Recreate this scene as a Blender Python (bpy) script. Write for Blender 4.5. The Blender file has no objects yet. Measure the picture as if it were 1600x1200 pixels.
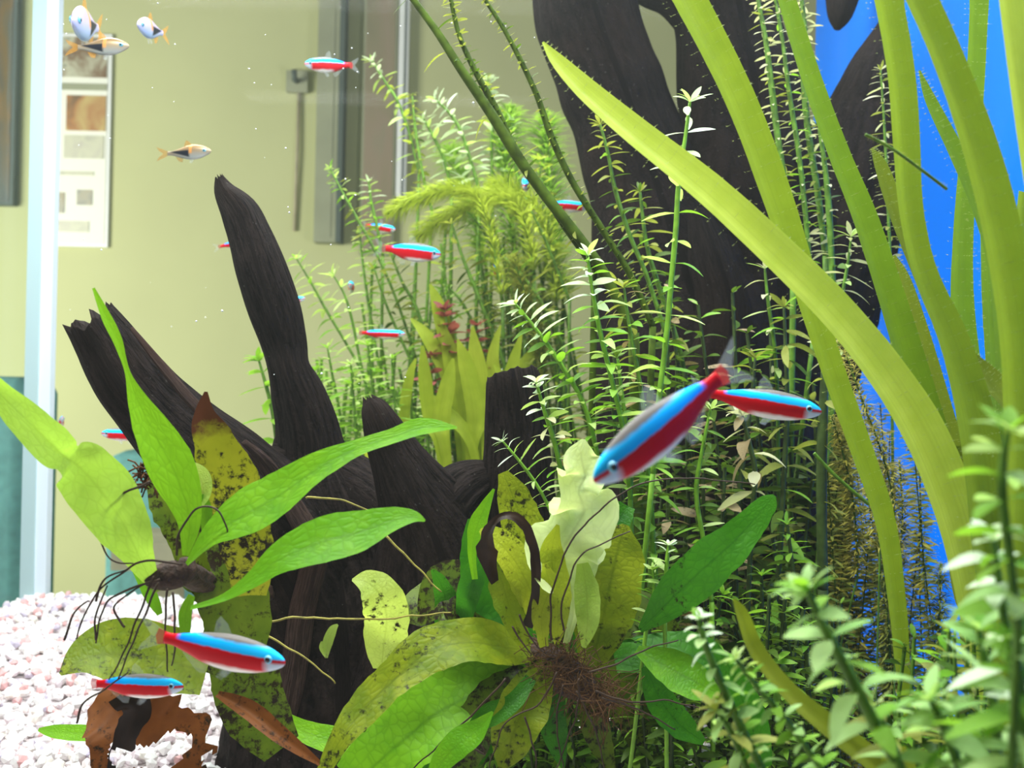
import bpy, math, random
from mathutils import Vector, Matrix, Quaternion, noise
random.seed(7)
SC = bpy.context.scene
COL = SC.collection
PI = math.pi
W, H, F = 1600, 1200, 1600.0          # photograph frame and focal length in its pixels
CAM_H = 0.22                          # eye height above the gravel, metres
ROLL = math.radians(1.3)

# ------------------------------------------------------------------ camera, world, lights, exposure
EX = Vector((math.cos(ROLL), 0, math.sin(ROLL)))
EY = Vector((-math.sin(ROLL), 0, math.cos(ROLL)))
cam_d = bpy.data.cameras.new('camera'); cam = bpy.data.objects.new('camera', cam_d); COL.objects.link(cam)
cam_d.sensor_width = 36; cam_d.lens = 36; cam_d.clip_start = 0.005; cam_d.clip_end = 50
m = Matrix.Identity(4)
for i in range(3):
    m[i][0] = EX[i]; m[i][1] = EY[i]; m[i][2] = (0, -1, 0)[i]
m.translation = (0, 0, CAM_H)
cam.matrix_world = m
cam_d.dof.use_dof = True; cam_d.dof.focus_distance = 0.43; cam_d.dof.aperture_fstop = 20
SC.camera = cam
SC.view_settings.view_transform = 'Standard'; SC.view_settings.look = 'None'
SC.view_settings.gamma = 1; SC.view_settings.use_curve_mapping = False
SC.view_settings.exposure = 0.0
try:
    SC.cycles.use_denoising = True
    SC.cycles.max_bounces = 10; SC.cycles.transparent_max_bounces = 16
    SC.cycles.transmission_bounces = 6; SC.cycles.volume_bounces = 0
    SC.cycles.caustics_reflective = False; SC.cycles.caustics_refractive = False
except Exception: pass

wd = bpy.data.worlds.new('world'); SC.world = wd; wd.use_nodes = True
wd.node_tree.nodes['Background'].inputs[0].default_value = (0.86, 0.95, 1.0, 1)
wd.node_tree.nodes['Background'].inputs[1].default_value = 0.20

def area(name, loc, sx, sy, power, col, target=None):
    l = bpy.data.lights.new(name, 'AREA'); l.shape = 'RECTANGLE'; l.size = sx; l.size_y = sy
    l.energy = power; l.color = col
    o = bpy.data.objects.new(name, l); COL.objects.link(o); o.location = loc
    if target is not None:
        o.rotation_euler = (Vector(target) - Vector(loc)).to_track_quat('-Z', 'Y').to_euler()
    return o
# two tubes of the aquarium hood over the water, and an unseen lamp added to brighten the back wall
area('hood_tube_front', (-0.08, 0.30, 0.69), 0.75, 0.07, 11.0, (0.93, 1.0, 0.97))
area('hood_tube_rear', (-0.10, 0.74, 0.69), 0.75, 0.07, 9.0, (0.93, 1.0, 0.97))
area('wall_fill_lamp', (-2.1, 1.3, 0.35), 0.9, 0.9, 48, (1.0, 0.98, 0.88), (-0.75, 2.9, 0.25))

area('blue_film_backlight', (1.0, 0.8, 0.02), 0.7, 0.4, 15, (1.0, 0.98, 0.92), (0.3, 0.8, 0.12))  # unseen lamp added to brighten the lower blue film from behind

# ------------------------------------------------------------------ helpers
def P(px, py, d):
    """the point that lies d metres away and stands at that spot of the picture"""
    return Vector((0, d, CAM_H)) + EX * ((px - 800) / F * d) + EY * ((600 - py) / F * d)

def link(o, parent=None):
    COL.objects.link(o)
    if parent is not None: o.parent = parent
    return o

def tag(o, label=None, cat=None, group=None, kind=None):
    if label: o['label'] = label
    if cat: o['category'] = cat
    if group: o['group'] = group
    if kind: o['kind'] = kind
    return o

def empty(name, loc, label=None, cat=None, group=None, mat=None):
    o = bpy.data.objects.new(name, None); COL.objects.link(o)
    o.empty_display_size = 0.01
    if mat is not None: o.matrix_world = mat
    else: o.location = loc
    return tag(o, label, cat, group)

def mk(name, v, f, mat, parent=None, uv=None, smooth=True, off=None):
    me = bpy.data.meshes.new(name)
    if off is not None: v = [(p[0]-off[0], p[1]-off[1], p[2]-off[2]) for p in v]
    me.from_pydata(v, [], f); me.update()
    if smooth: me.polygons.foreach_set('use_smooth', [True]*len(me.polygons))
    if uv is not None:
        ul = me.uv_layers.new(name='UVMap')
        vi = [0]*len(me.loops); me.loops.foreach_get('vertex_index', vi)
        flat = []
        for i in vi: flat += uv[i]
        ul.data.foreach_set('uv', flat)
    if mat is not None: me.materials.append(mat)
    return link(bpy.data.objects.new(name, me), parent)

class MB:
    def __init__(s): s.v = []; s.f = []; s.uv = []
    def add(s, v, f, uv=None):
        n = len(s.v); s.v += [tuple(p) for p in v]; s.f += [tuple(i+n for i in q) for q in f]
        s.uv += (uv if uv else [(0.5, 0.5)]*len(v))
    def box(s, lo, hi):
        x0,y0,z0 = lo; x1,y1,z1 = hi
        s.add([(x0,y0,z0),(x1,y0,z0),(x1,y1,z0),(x0,y1,z0),(x0,y0,z1),(x1,y0,z1),(x1,y1,z1),(x0,y1,z1)],
              [(0,3,2,1),(4,5,6,7),(0,1,5,4),(1,2,6,5),(2,3,7,6),(3,0,4,7)])
    def build(s, name, mat, parent=None, off=None, smooth=True):
        return mk(name, s.v, s.f, mat, parent, s.uv, smooth, off)

def spline(pts, n):
    """Catmull-Rom through tuples of any length, n samples"""
    k = len(pts)
    if k == 1: return [pts[0]]*n
    out = []
    for i in range(n):
        t = i/(n-1)*(k-1); j = min(int(t), k-2); u = t-j
        p0 = pts[max(j-1,0)]; p1 = pts[j]; p2 = pts[j+1]; p3 = pts[min(j+2,k-1)]
        out.append(tuple(0.5*((2*b)+(-a+c)*u+(2*a-5*b+4*c-d)*u*u+(-a+3*b-3*c+d)*u**3) for a,b,c,d in zip(p0,p1,p2,p3)))
    return out

def tangents(c):
    n = len(c)
    return [(c[min(i+1,n-1)] - c[max(i-1,0)]).normalized() for i in range(n)]

def tube(mb, c, r, k=7, cap=True):
    c = [Vector(p) for p in c]; T = tangents(c)
    ref = Vector((0.3,0.5,0.81)); A = (ref - T[0]*ref.dot(T[0])).normalized()
    v = []; n = len(c); f = []
    for i in range(n):
        A = (A - T[i]*A.dot(T[i])).normalized(); B = T[i].cross(A)
        ri = r[i] if isinstance(r,(list,tuple)) else r
        for j in range(k):
            a = 2*PI*j/k; v.append(c[i] + (A*math.cos(a)+B*math.sin(a))*ri)
    for i in range(n-1):
        for j in range(k):
            f.append((i*k+j, i*k+(j+1)%k, (i+1)*k+(j+1)%k, (i+1)*k+j))
    if cap:
        f.append(tuple(range(k-1,-1,-1))); f.append(tuple((n-1)*k+j for j in range(k)))
    uv = [(i/(n-1), j/k) for i in range(n) for j in range(k)]
    mb.add(v, f, uv)

# ------------------------------------------------------------------ materials
def new_mat(name):
    mt = bpy.data.materials.new(name); mt.use_nodes = True
    nt = mt.node_tree; nt.nodes.clear()
    return mt, nt, nt.nodes.new('ShaderNodeOutputMaterial')

def N(nt, typ, **kw):
    n = nt.nodes.new(typ)
    for k, v in kw.items():
        if k.startswith('i_'):
            key = k[2:]; key = int(key) if key.isdigit() else key.replace('_', ' ')
            n.inputs[key].default_value = v
        else: setattr(n, k, v)
    return n

def rgb(c): return (c[0], c[1], c[2], 1)

def ramp(nt, stops, fac=None, interp='LINEAR'):
    r = nt.nodes.new('ShaderNodeValToRGB'); r.color_ramp.interpolation = interp
    e = r.color_ramp.elements
    while len(e) > 1: e.remove(e[-1])
    e[0].position = stops[0][0]; e[0].color = rgb(stops[0][1])
    for p, c in stops[1:]:
        x = e.new(p); x.color = rgb(c)
    if fac is not None: nt.links.new(fac, r.inputs[0])
    return r

def mixc(nt, fac, a, b, mode='MIX'):
    n = nt.nodes.new('ShaderNodeMix'); n.data_type = 'RGBA'; n.blend_type = mode
    for val, sock in ((fac, n.inputs[0]), (a, n.inputs[6]), (b, n.inputs[7])):
        if hasattr(val, 'is_linked'): nt.links.new(val, sock)
        elif isinstance(val, (int, float)): sock.default_value = val
        else: sock.default_value = rgb(val)
    return n.outputs[2]

def math_(nt, op, a, b=None, c=None, clamp=False):
    n = nt.nodes.new('ShaderNodeMath'); n.operation = op; n.use_clamp = clamp
    for i, val in enumerate((a, b, c)):
        if val is None: continue
        if hasattr(val, 'is_linked'): nt.links.new(val, n.inputs[i])
        else: n.inputs[i].default_value = val
    return n.outputs[0]

def simple(name, col, rough=0.6, spec=0.3, bump=0.0, scale=60, var=0.0, metallic=0.0):
    mt, nt, out = new_mat(name)
    b = N(nt, 'ShaderNodeBsdfPrincipled', i_Roughness=rough, i_Metallic=metallic)
    b.inputs['Specular IOR Level'].default_value = spec
    b.inputs['Base Color'].default_value = rgb(col)
    if bump or var:
        tc = N(nt, 'ShaderNodeTexCoord'); nz = N(nt, 'ShaderNodeTexNoise', i_Scale=scale, i_Detail=6.0)
        nt.links.new(tc.outputs['Object'], nz.inputs['Vector'])
        if var:
            dk = tuple(x*(1-var) for x in col); lt = tuple(min(1, x*(1+var)) for x in col)
            r = ramp(nt, [(0.3, dk), (0.7, lt)], nz.outputs[0]); nt.links.new(r.outputs[0], b.inputs['Base Color'])
        if bump:
            bp = N(nt, 'ShaderNodeBump', i_Strength=bump, i_Distance=0.003)
            nt.links.new(nz.outputs[0], bp.inputs['Height']); nt.links.new(bp.outputs[0], b.inputs['Normal'])
    nt.links.new(b.outputs[0], out.inputs[0])
    return mt

def leaf_mat(name, c1, c2, trans, tf=0.45, spots=0.0, spot_col=(0.02,0.012,0.004), veins=0.0, rough=0.48, edge=None, vscale=(26,7), streak=False, spec=0.22):
    """thin plant tissue: two greens, a lighter midrib, dark net veins, spots of rot, light passing through"""
    mt, nt, out = new_mat(name)
    tc = N(nt, 'ShaderNodeTexCoord'); uv = tc.outputs['UV']
    nz = N(nt, 'ShaderNodeTexNoise', i_Scale=130.0, i_Detail=4.0); nt.links.new(tc.outputs['Object'], nz.inputs['Vector'])
    info = N(nt, 'ShaderNodeObjectInfo')
    f = math_(nt, 'ADD', math_(nt, 'MULTIPLY', nz.outputs[0], 1.1), math_(nt, 'MULTIPLY', math_(nt,'SUBTRACT',info.outputs['Random'],0.5), 0.5), clamp=True)
    col = ramp(nt, [(0.3, c1), (0.75, c2)], f).outputs[0]
    bumps = nz.outputs[0]
    if veins:
        mp = N(nt, 'ShaderNodeMapping'); mp.inputs['Scale'].default_value = (vscale[0], vscale[1], 1); nt.links.new(uv, mp.inputs[0])
        vo = N(nt, 'ShaderNodeTexVoronoi', feature='DISTANCE_TO_EDGE', i_Scale=1.0); nt.links.new(mp.outputs[0], vo.inputs['Vector'])
        vm = math_(nt, 'SUBTRACT', 1.0, math_(nt, 'MULTIPLY', vo.outputs[0], 9.0), clamp=True)
        col = mixc(nt, math_(nt, 'MULTIPLY', vm, veins), col, tuple(x*0.35 for x in c1))
        bumps = math_(nt, 'ADD', math_(nt,'MULTIPLY',nz.outputs[0],0.5), math_(nt, 'MINIMUM', math_(nt,'MULTIPLY',vo.outputs[0],1.6), 0.5))
        sp = N(nt, 'ShaderNodeSeparateXYZ'); nt.links.new(uv, sp.inputs[0])
        mid = math_(nt, 'SUBTRACT', 1.0, math_(nt, 'MULTIPLY', math_(nt, 'ABSOLUTE', math_(nt, 'SUBTRACT', sp.outputs[1], 0.5)), 26.0), clamp=True)
        col = mixc(nt, math_(nt, 'MULTIPLY', mid, 0.6), col, tuple(x*0.45 for x in c1))
    if streak:
        mp = N(nt, 'ShaderNodeMapping'); mp.inputs['Scale'].default_value = (1.2, 16, 1); nt.links.new(uv, mp.inputs[0])
        n2 = N(nt, 'ShaderNodeTexNoise', i_Scale=1.0, i_Detail=3.0); nt.links.new(mp.outputs[0], n2.inputs['Vector'])
        col = mixc(nt, math_(nt, 'MULTIPLY', math_(nt,'SUBTRACT',n2.outputs[0],0.35,clamp=True), 1.6, clamp=True), col, tuple(x*0.55 for x in c1))
    if spots:
        n3 = N(nt, 'ShaderNodeTexNoise', i_Scale=330.0, i_Detail=7.0, i_Roughness=0.7); nt.links.new(tc.outputs['Object'], n3.inputs['Vector'])
        n4 = N(nt, 'ShaderNodeTexNoise', i_Scale=38.0, i_Detail=2.0); nt.links.new(tc.outputs['Object'], n4.inputs['Vector'])
        s = math_(nt, 'ADD', n3.outputs[0], math_(nt, 'MULTIPLY', math_(nt,'SUBTRACT',n4.outputs[0],0.5), 0.55))
        s = math_(nt, 'MULTIPLY', math_(nt, 'SUBTRACT', s, 0.655 - 0.25*spots), 9.0, clamp=True)
        col = mixc(nt, s, col, spot_col)
        trc = mixc(nt, s, trans, tuple(x*0.6 for x in spot_col))
    else:
        trc = None
    if edge is not None:      # browned tip: the far end of the leaf
        sp2 = N(nt, 'ShaderNodeSeparateXYZ'); nt.links.new(uv, sp2.inputs[0])
        e = math_(nt, 'MULTIPLY', math_(nt, 'SUBTRACT', math_(nt,'ADD',sp2.outputs[0],math_(nt,'MULTIPLY',math_(nt,'SUBTRACT',nz.outputs[0],0.5),0.5)), edge[0]), 8.0, clamp=True)
        col = mixc(nt, e, col, edge[1])
        trc = mixc(nt, e, trc if trc is not None else trans, tuple(x*0.7 for x in edge[1]))
    b = N(nt, 'ShaderNodeBsdfPrincipled', i_Roughness=rough); b.inputs['Specular IOR Level'].default_value = spec
    nt.links.new(col, b.inputs['Base Color'])
    t = N(nt, 'ShaderNodeBsdfTranslucent')
    if trc is not None: nt.links.new(trc, t.inputs[0])
    else: t.inputs[0].default_value = rgb(trans)
    bp = N(nt, 'ShaderNodeBump', i_Strength=0.35, i_Distance=0.0006)
    nt.links.new(bumps, bp.inputs['Height']); nt.links.new(bp.outputs[0], b.inputs['Normal'])
    mx = N(nt, 'ShaderNodeMixShader', i_0=tf)
    nt.links.new(b.outputs[0], mx.inputs[1]); nt.links.new(t.outputs[0], mx.inputs[2]); nt.links.new(mx.outputs[0], out.inputs[0])
    return mt

M = {}
M['fern'] = leaf_mat('fern_green', (0.085,0.29,0.004), (0.18,0.42,0.009), (0.28,0.60,0.008), 0.45, veins=0.35)
M['fern_mid'] = leaf_mat('fern_mid', (0.17,0.36,0.03), (0.36,0.54,0.08), (0.42,0.68,0.05), 0.45, veins=0.3)
M['fern_overlit'] = leaf_mat('fern_overlit', (0.60,0.70,0.28), (0.82,0.88,0.50), (0.8,0.9,0.3), 0.45, veins=0.2)  # pale leaf, lamp glare put into its near-white colour
M['fern_pale'] = leaf_mat('fern_pale', (0.34,0.50,0.07), (0.54,0.66,0.17), (0.62,0.76,0.10), 0.5, veins=0.3, spots=0.12)
M['fern_old'] = leaf_mat('fern_old', (0.10,0.17,0.006), (0.28,0.32,0.012), (0.32,0.40,0.01), 0.42, spots=0.42, spot_col=(0.03,0.03,0.005), veins=0.35)
M['fern_dark'] = leaf_mat('fern_dark', (0.018,0.12,0.004), (0.055,0.22,0.008), (0.07,0.32,0.006), 0.4, veins=0.3, spots=0.1)
M['fern_moss'] = leaf_mat('fern_moss', (0.0318,0.0682,0.00488), (0.102,0.149,0.00967), (0.149,0.21,0.00498), 0.35, spots=0.7)
M['fern_rot'] = leaf_mat('fern_rot', (0.148,0.161,0.00448), (0.26,0.26,0.00915), (0.35,0.35,0.0101), 0.4, spots=0.72, edge=(0.66,(0.09,0.025,0.008)))
M['fern_yellow'] = leaf_mat('fern_yellow', (0.288,0.364,0.0101), (0.429,0.49,0.0329), (0.557,0.595,0.0264), 0.5, spots=0.35, veins=0.3)
M['dead'] = leaf_mat('dead_brown_leaf', (0.06,0.018,0.004), (0.17,0.055,0.010), (0.2,0.055,0.008), 0.35, spots=0.35, rough=0.6)
M['dead_dark'] = leaf_mat('dead_dark_leaf', (0.008,0.004,0.003), (0.030,0.014,0.006), (0.03,0.012,0.004), 0.2, rough=0.5)
M['tape'] = leaf_mat('tape_grass', (0.145,0.215,0.010), (0.26,0.34,0.02), (0.34,0.46,0.02), 0.5, streak=True, rough=0.42)
M['tape_bright'] = leaf_mat('tape_grass_bright', (0.34,0.44,0.03), (0.54,0.62,0.09), (0.6,0.72,0.07), 0.5, streak=True, rough=0.42)
M['tape_green'] = leaf_mat('tape_grass_green', (0.085,0.16,0.008), (0.165,0.27,0.012), (0.22,0.36,0.012), 0.5, streak=True, rough=0.42)
M['tape_olive'] = leaf_mat('tape_grass_olive', (0.11,0.145,0.008), (0.19,0.23,0.014), (0.26,0.32,0.014), 0.5, streak=True, rough=0.45)
M['st_green'] = leaf_mat('stem_leaf_green', (0.105,0.288,0.0167), (0.232,0.418,0.0472), (0.297,0.562,0.0286), 0.42)
M['st_light'] = leaf_mat('stem_leaf_light', (0.312,0.475,0.1), (0.495,0.605,0.238), (0.527,0.69,0.143), 0.45)
M['st_overlit'] = leaf_mat('stem_leaf_overlit_tip', (0.612,0.731,0.476), (0.731,0.807,0.646), (0.68,0.807,0.425), 0.4)  # whitened leaves: overexposure under the lamp put into the colour
M['st_dark'] = leaf_mat('stem_leaf_dark', (0.026,0.075,0.007), (0.085,0.145,0.014), (0.10,0.18,0.010), 0.4)  # dark green; also stands for shade in the undergrowth
M['st_olive'] = leaf_mat('stem_leaf_olive', (0.156,0.18,0.024), (0.33,0.346,0.0752), (0.371,0.413,0.0495), 0.4, spots=0.25, spot_col=(0.06,0.04,0.01))
M['st_brown'] = leaf_mat('stem_leaf_brown', (0.22,0.15,0.07), (0.42,0.32,0.18), (0.4,0.3,0.1), 0.35, spots=0.4)
M['st_cream'] = leaf_mat('stem_leaf_cream', (0.448,0.432,0.208), (0.656,0.64,0.416), (0.6,0.6,0.24), 0.4)
M['st_red'] = leaf_mat('stem_leaf_red', (0.17,0.05,0.04), (0.32,0.09,0.08), (0.3,0.08,0.05), 0.4)
M['plume'] = leaf_mat('plume_needles', (0.296,0.374,0.0223), (0.47,0.533,0.072), (0.554,0.66,0.0603), 0.45)
M['plume_green'] = leaf_mat('plume_green_needles', (0.19,0.36,0.0286), (0.311,0.49,0.0861), (0.395,0.637,0.0606), 0.45)
M['plume_gold'] = leaf_mat('plume_gold_needles', (0.274,0.226,0.023), (0.446,0.383,0.0733), (0.45,0.409,0.0491), 0.4)
M['hair'] = leaf_mat('algae_hair', (0.45,0.50,0.16), (0.62,0.66,0.30), (0.6,0.66,0.25), 0.5)
M['st_mint'] = leaf_mat('stem_leaf_mint', (0.22,0.42,0.11), (0.42,0.60,0.24), (0.45,0.66,0.14), 0.42)  # near leaves, paled to carry the lamp's overexposure in their green
M['sword'] = leaf_mat('sword_leaf', (0.282,0.36,0.0163), (0.411,0.49,0.0339), (0.515,0.637,0.0282), 0.45, streak=True)
M['stem'] = simple('stem_green', (0.085,0.18,0.012), 0.5, var=0.4, scale=200)
M['stem_olive'] = simple('stem_olive_green', (0.040,0.066,0.004), 0.7, 0.08, var=0.5, scale=150)
M['stem_bright'] = simple('stem_bright_green', (0.17,0.34,0.025), 0.5, var=0.25, scale=200)
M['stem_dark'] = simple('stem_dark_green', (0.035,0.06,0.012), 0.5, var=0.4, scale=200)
M['root_hair'] = simple('root_hair', (0.11,0.055,0.025), 0.8, 0.1)
M['root'] = simple('root_brown', (0.035,0.017,0.008), 0.6, var=0.4, scale=300)
M['root_yellow'] = simple('root_yellow', (0.26,0.22,0.04), 0.6, var=0.4, scale=300)
M['rhizome'] = simple('rhizome', (0.045,0.022,0.014), 0.7, bump=0.8, var=0.5, scale=300)

def wood_mat(name, dk, lt, red):
    mt, nt, out = new_mat(name)
    tc = N(nt, 'ShaderNodeTexCoord')
    mp = N(nt, 'ShaderNodeMapping'); mp.inputs['Scale'].default_value = (2.2, 17, 1); nt.links.new(tc.outputs['UV'], mp.inputs[0])
    g = N(nt, 'ShaderNodeTexNoise', i_Scale=3.0, i_Detail=9.0, i_Roughness=0.68, i_Distortion=0.4); nt.links.new(mp.outputs[0], g.inputs['Vector'])
    n2 = N(nt, 'ShaderNodeTexNoise', i_Scale=16.0, i_Detail=5.0); nt.links.new(tc.outputs['Object'], n2.inputs['Vector'])
    sp = N(nt, 'ShaderNodeTexNoise', i_Scale=600.0, i_Detail=2.0); nt.links.new(tc.outputs['Object'], sp.inputs['Vector'])
    c = ramp(nt, [(0.35, dk), (0.62, lt)], g.outputs[0]).outputs[0]
    c = mixc(nt, math_(nt, 'MULTIPLY', math_(nt,'SUBTRACT', n2.outputs[0], 0.5, clamp=True), 3.0, clamp=True), c, red)
    c = mixc(nt, math_(nt, 'MULTIPLY', math_(nt,'SUBTRACT', sp.outputs[0], 0.70, clamp=True), 5.0, clamp=True), c, (0.16,0.15,0.13))
    b = N(nt, 'ShaderNodeBsdfPrincipled', i_Roughness=0.75); b.inputs['Specular IOR Level'].default_value = 0.05
    nt.links.new(c, b.inputs['Base Color'])
    hgt = math_(nt, 'ADD', g.outputs[0], math_(nt, 'MULTIPLY', sp.outputs[0], 0.25))
    bp = N(nt, 'ShaderNodeBump', i_Strength=0.9, i_Distance=0.004); nt.links.new(hgt, bp.inputs['Height']); nt.links.new(bp.outputs[0], b.inputs['Normal'])
    nt.links.new(b.outputs[0], out.inputs[0])
    return mt
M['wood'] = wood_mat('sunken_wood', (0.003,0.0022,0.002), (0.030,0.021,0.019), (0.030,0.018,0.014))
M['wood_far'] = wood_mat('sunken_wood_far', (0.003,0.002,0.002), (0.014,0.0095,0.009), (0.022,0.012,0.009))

def pebble_mat():
    mt, nt, out = new_mat('pebbles')
    gi = N(nt, 'ShaderNodeNewGeometry'); oi = N(nt, 'ShaderNodeObjectInfo')
    r = math_(nt, 'FRACT', math_(nt, 'ADD', gi.outputs['Random Per Island'], math_(nt,'MULTIPLY',oi.outputs['Random'],7.3)))
    c = ramp(nt, [(0.0,(0.86,0.83,0.82)), (0.35,(0.93,0.92,0.91)), (0.55,(0.74,0.64,0.68)), (0.68,(0.88,0.78,0.78)), (0.79,(0.66,0.36,0.36)), (0.86,(0.52,0.46,0.58)), (0.93,(0.90,0.85,0.78))], r, 'CONSTANT').outputs[0]
    tc = N(nt, 'ShaderNodeTexCoord'); nz = N(nt, 'ShaderNodeTexNoise', i_Scale=400.0, i_Detail=3.0); nt.links.new(tc.outputs['Object'], nz.inputs['Vector'])
    c = mixc(nt, math_(nt,'MULTIPLY',nz.outputs[0],0.18), c, (0.5,0.42,0.42))
    b = N(nt, 'ShaderNodeBsdfPrincipled', i_Roughness=0.55); nt.links.new(c, b.inputs['Base Color']); nt.links.new(b.outputs[0], out.inputs[0])
    return mt
M['pebble'] = pebble_mat()
M['sand'] = simple('gravel_base', (0.60,0.53,0.54), 0.9, var=0.4, scale=300, bump=0.6)

def glass_mat(name, fac, tint):
    mt, nt, out = new_mat(name)
    t = N(nt, 'ShaderNodeBsdfTransparent'); t.inputs[0].default_value = rgb(tint)
    g = N(nt, 'ShaderNodeBsdfGlossy', i_Roughness=0.03)
    lw = N(nt, 'ShaderNodeLayerWeight', i_Blend=0.5)
    f = math_(nt, 'MULTIPLY_ADD', math_(nt, 'POWER', lw.outputs['Facing'], 4.0), fac[1], fac[0], clamp=True)
    mx = N(nt, 'ShaderNodeMixShader'); nt.links.new(f, mx.inputs[0])
    nt.links.new(t.outputs[0], mx.inputs[1]); nt.links.new(g.outputs[0], mx.inputs[2]); nt.links.new(mx.outputs[0], out.inputs[0])
    return mt
M['glass'] = glass_mat('aquarium_glass', (0.0005, 0.12), (0.97,0.99,0.98))
M['glass_side'] = glass_mat('aquarium_glass_side', (0.0, 0.18), (0.93,0.97,0.96))
M['silicone'] = simple('clear_silicone', (0.42,0.56,0.58), 0.45, 0.3)
M['glass_edge'] = simple('glass_edge', (0.70,0.78,0.86), 0.2, 0.5)
M['wall'] = simple('beige_wall_paint', (0.54,0.56,0.29), 0.85, var=0.04, scale=3)
M['floor'] = simple('room_floor', (0.22,0.20,0.17), 0.8, var=0.2, scale=8)
M['teal'] = simple('teal_upholstery', (0.13,0.33,0.31), 0.9, bump=0.3, var=0.15, scale=60)
M['tan'] = simple('tan_wood', (0.42,0.38,0.25), 0.6, var=0.15, scale=20)
M['white'] = simple('white_board', (0.86,0.87,0.76), 0.6)
M['white_frame'] = simple('white_frame', (0.88,0.90,0.88), 0.4)
M['grey'] = simple('grey_panel', (0.34,0.36,0.24), 0.7, var=0.1, scale=8)
M['darkgrey'] = simple('dark_frame', (0.10,0.13,0.11), 0.6)

def picture_mat(name, cols, scale, sx=1, sy=1):
    mt, nt, out = new_mat(name)
    tc = N(nt, 'ShaderNodeTexCoord'); mp = N(nt, 'ShaderNodeMapping'); mp.inputs['Scale'].default_value = (sx, 1, sy)
    nt.links.new(tc.outputs['Object'], mp.inputs[0])
    nz = N(nt, 'ShaderNodeTexNoise', i_Scale=scale, i_Detail=5.0, i_Distortion=0.8); nt.links.new(mp.outputs[0], nz.inputs['Vector'])
    c = ramp(nt, [(0.25+0.5*i/(len(cols)-1), k) for i, k in enumerate(cols)], nz.outputs[0])
    b = N(nt, 'ShaderNodeBsdfPrincipled', i_Roughness=0.4); nt.links.new(c.outputs[0], b.inputs['Base Color']); nt.links.new(b.outputs[0], out.inputs[0])
    return mt
M['pic_dark'] = picture_mat('dark_painting', [(0.02,0.03,0.03),(0.06,0.08,0.06),(0.20,0.12,0.03),(0.10,0.12,0.09)], 5, 3, 0.7)
M['pic_brown'] = picture_mat('brown_painting', [(0.20,0.20,0.13),(0.28,0.25,0.15),(0.33,0.26,0.18),(0.26,0.27,0.17)], 5, 2, 0.5)
M['photo_a'] = picture_mat('photo_shop', [(0.05,0.06,0.05),(0.55,0.55,0.40),(0.20,0.12,0.06),(0.35,0.34,0.25)], 14)
M['photo_b'] = picture_mat('photo_room', [(0.10,0.09,0.05),(0.42,0.20,0.07),(0.55,0.42,0.16),(0.16,0.16,0.10)], 11)
M['photo_c'] = picture_mat('photo_pale', [(0.40,0.40,0.34),(0.62,0.62,0.46),(0.48,0.45,0.40)], 14)
M['photo_d'] = picture_mat('photo_small', [(0.20,0.22,0.22),(0.42,0.40,0.30),(0.35,0.24,0.10)], 20)

def blue_mat():
    mt, nt, out = new_mat('blue_backing_film')
    b = N(nt, 'ShaderNodeBsdfDiffuse'); b.inputs[0].default_value = (0.02,0.22,0.62,1)
    t = N(nt, 'ShaderNodeBsdfTranslucent'); t.inputs[0].default_value = (0.02,0.42,0.98,1)
    mx = N(nt, 'ShaderNodeMixShader', i_0=0.65); nt.links.new(b.outputs[0], mx.inputs[1]); nt.links.new(t.outputs[0], mx.inputs[2]); nt.links.new(mx.outputs[0], out.inputs[0]); return mt
M['blue'] = blue_mat()

# ------------------------------------------------------------------ aquarium
BACK, LEFT, RIGHT, TOP = 1.0, -0.470, 0.282, 0.66
tank = empty('aquarium', (0, 0.5, 0), 'glass aquarium with clear back and blue film on one end', 'aquarium')
def tbox(name, lo, hi, mat, label=None, smooth=False):
    b = MB(); b.box(lo, hi); o = b.build(name, mat, tank, (0,0.5,0), smooth)
    if label: o['label'] = label
    return o
tbox('back_pane', (LEFT, BACK, -0.03), (RIGHT, BACK+0.008, TOP), M['glass'])
tbox('side_pane', (LEFT-0.008, 0.05, -0.03), (LEFT, BACK+0.008, TOP), M['glass_side'])
tbox('end_pane', (RIGHT, 0.05, -0.03), (RIGHT+0.008, BACK+0.008, TOP), M['glass'])
tbox('blue_backing', (RIGHT+0.009, 0.05, -0.03), (RIGHT+0.011, BACK+0.008, TOP), M['blue'], 'bright blue film behind the end pane')
tbox('silicone_seam', (LEFT, BACK-0.013, -0.03), (LEFT+0.013, BACK, TOP), M['silicone'], 'pale blue sealant in the corner')
tbox('glass_edge', (LEFT+0.0131, BACK-0.011, -0.03), (LEFT+0.024, BACK-0.0003, TOP), M['glass_edge'], 'white glass edge in the corner')
tbox('base_pane', (LEFT-0.008, 0.05, -0.045), (RIGHT+0.008, BACK+0.008, -0.03), M['grey'])

# gravel bed -> the tank's floor
bed = MB(); nx, ny = 60, 70
def gz(x, y):
    return 0.006*noise.noise(Vector((x*9, y*9, 0))) + 0.004*noise.noise(Vector((x*31, y*31, 3)))
gv = []; gf = []
for j in range(ny+1):
    for i in range(nx+1):
        x = LEFT+0.001 + (RIGHT-LEFT-0.002)*i/nx; y = 0.06 + (BACK-0.0615)*j/ny
        gv.append((x, y, gz(x, y)))
for j in range(ny):
    for i in range(nx):
        a = j*(nx+1)+i; gf.append((a, a+1, a+nx+2, a+nx+1))
gravel = mk('floor', gv, gf, M['sand']); tag(gravel, 'bed of white and pink gravel covering the aquarium bottom', None, None, 'structure')

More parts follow.
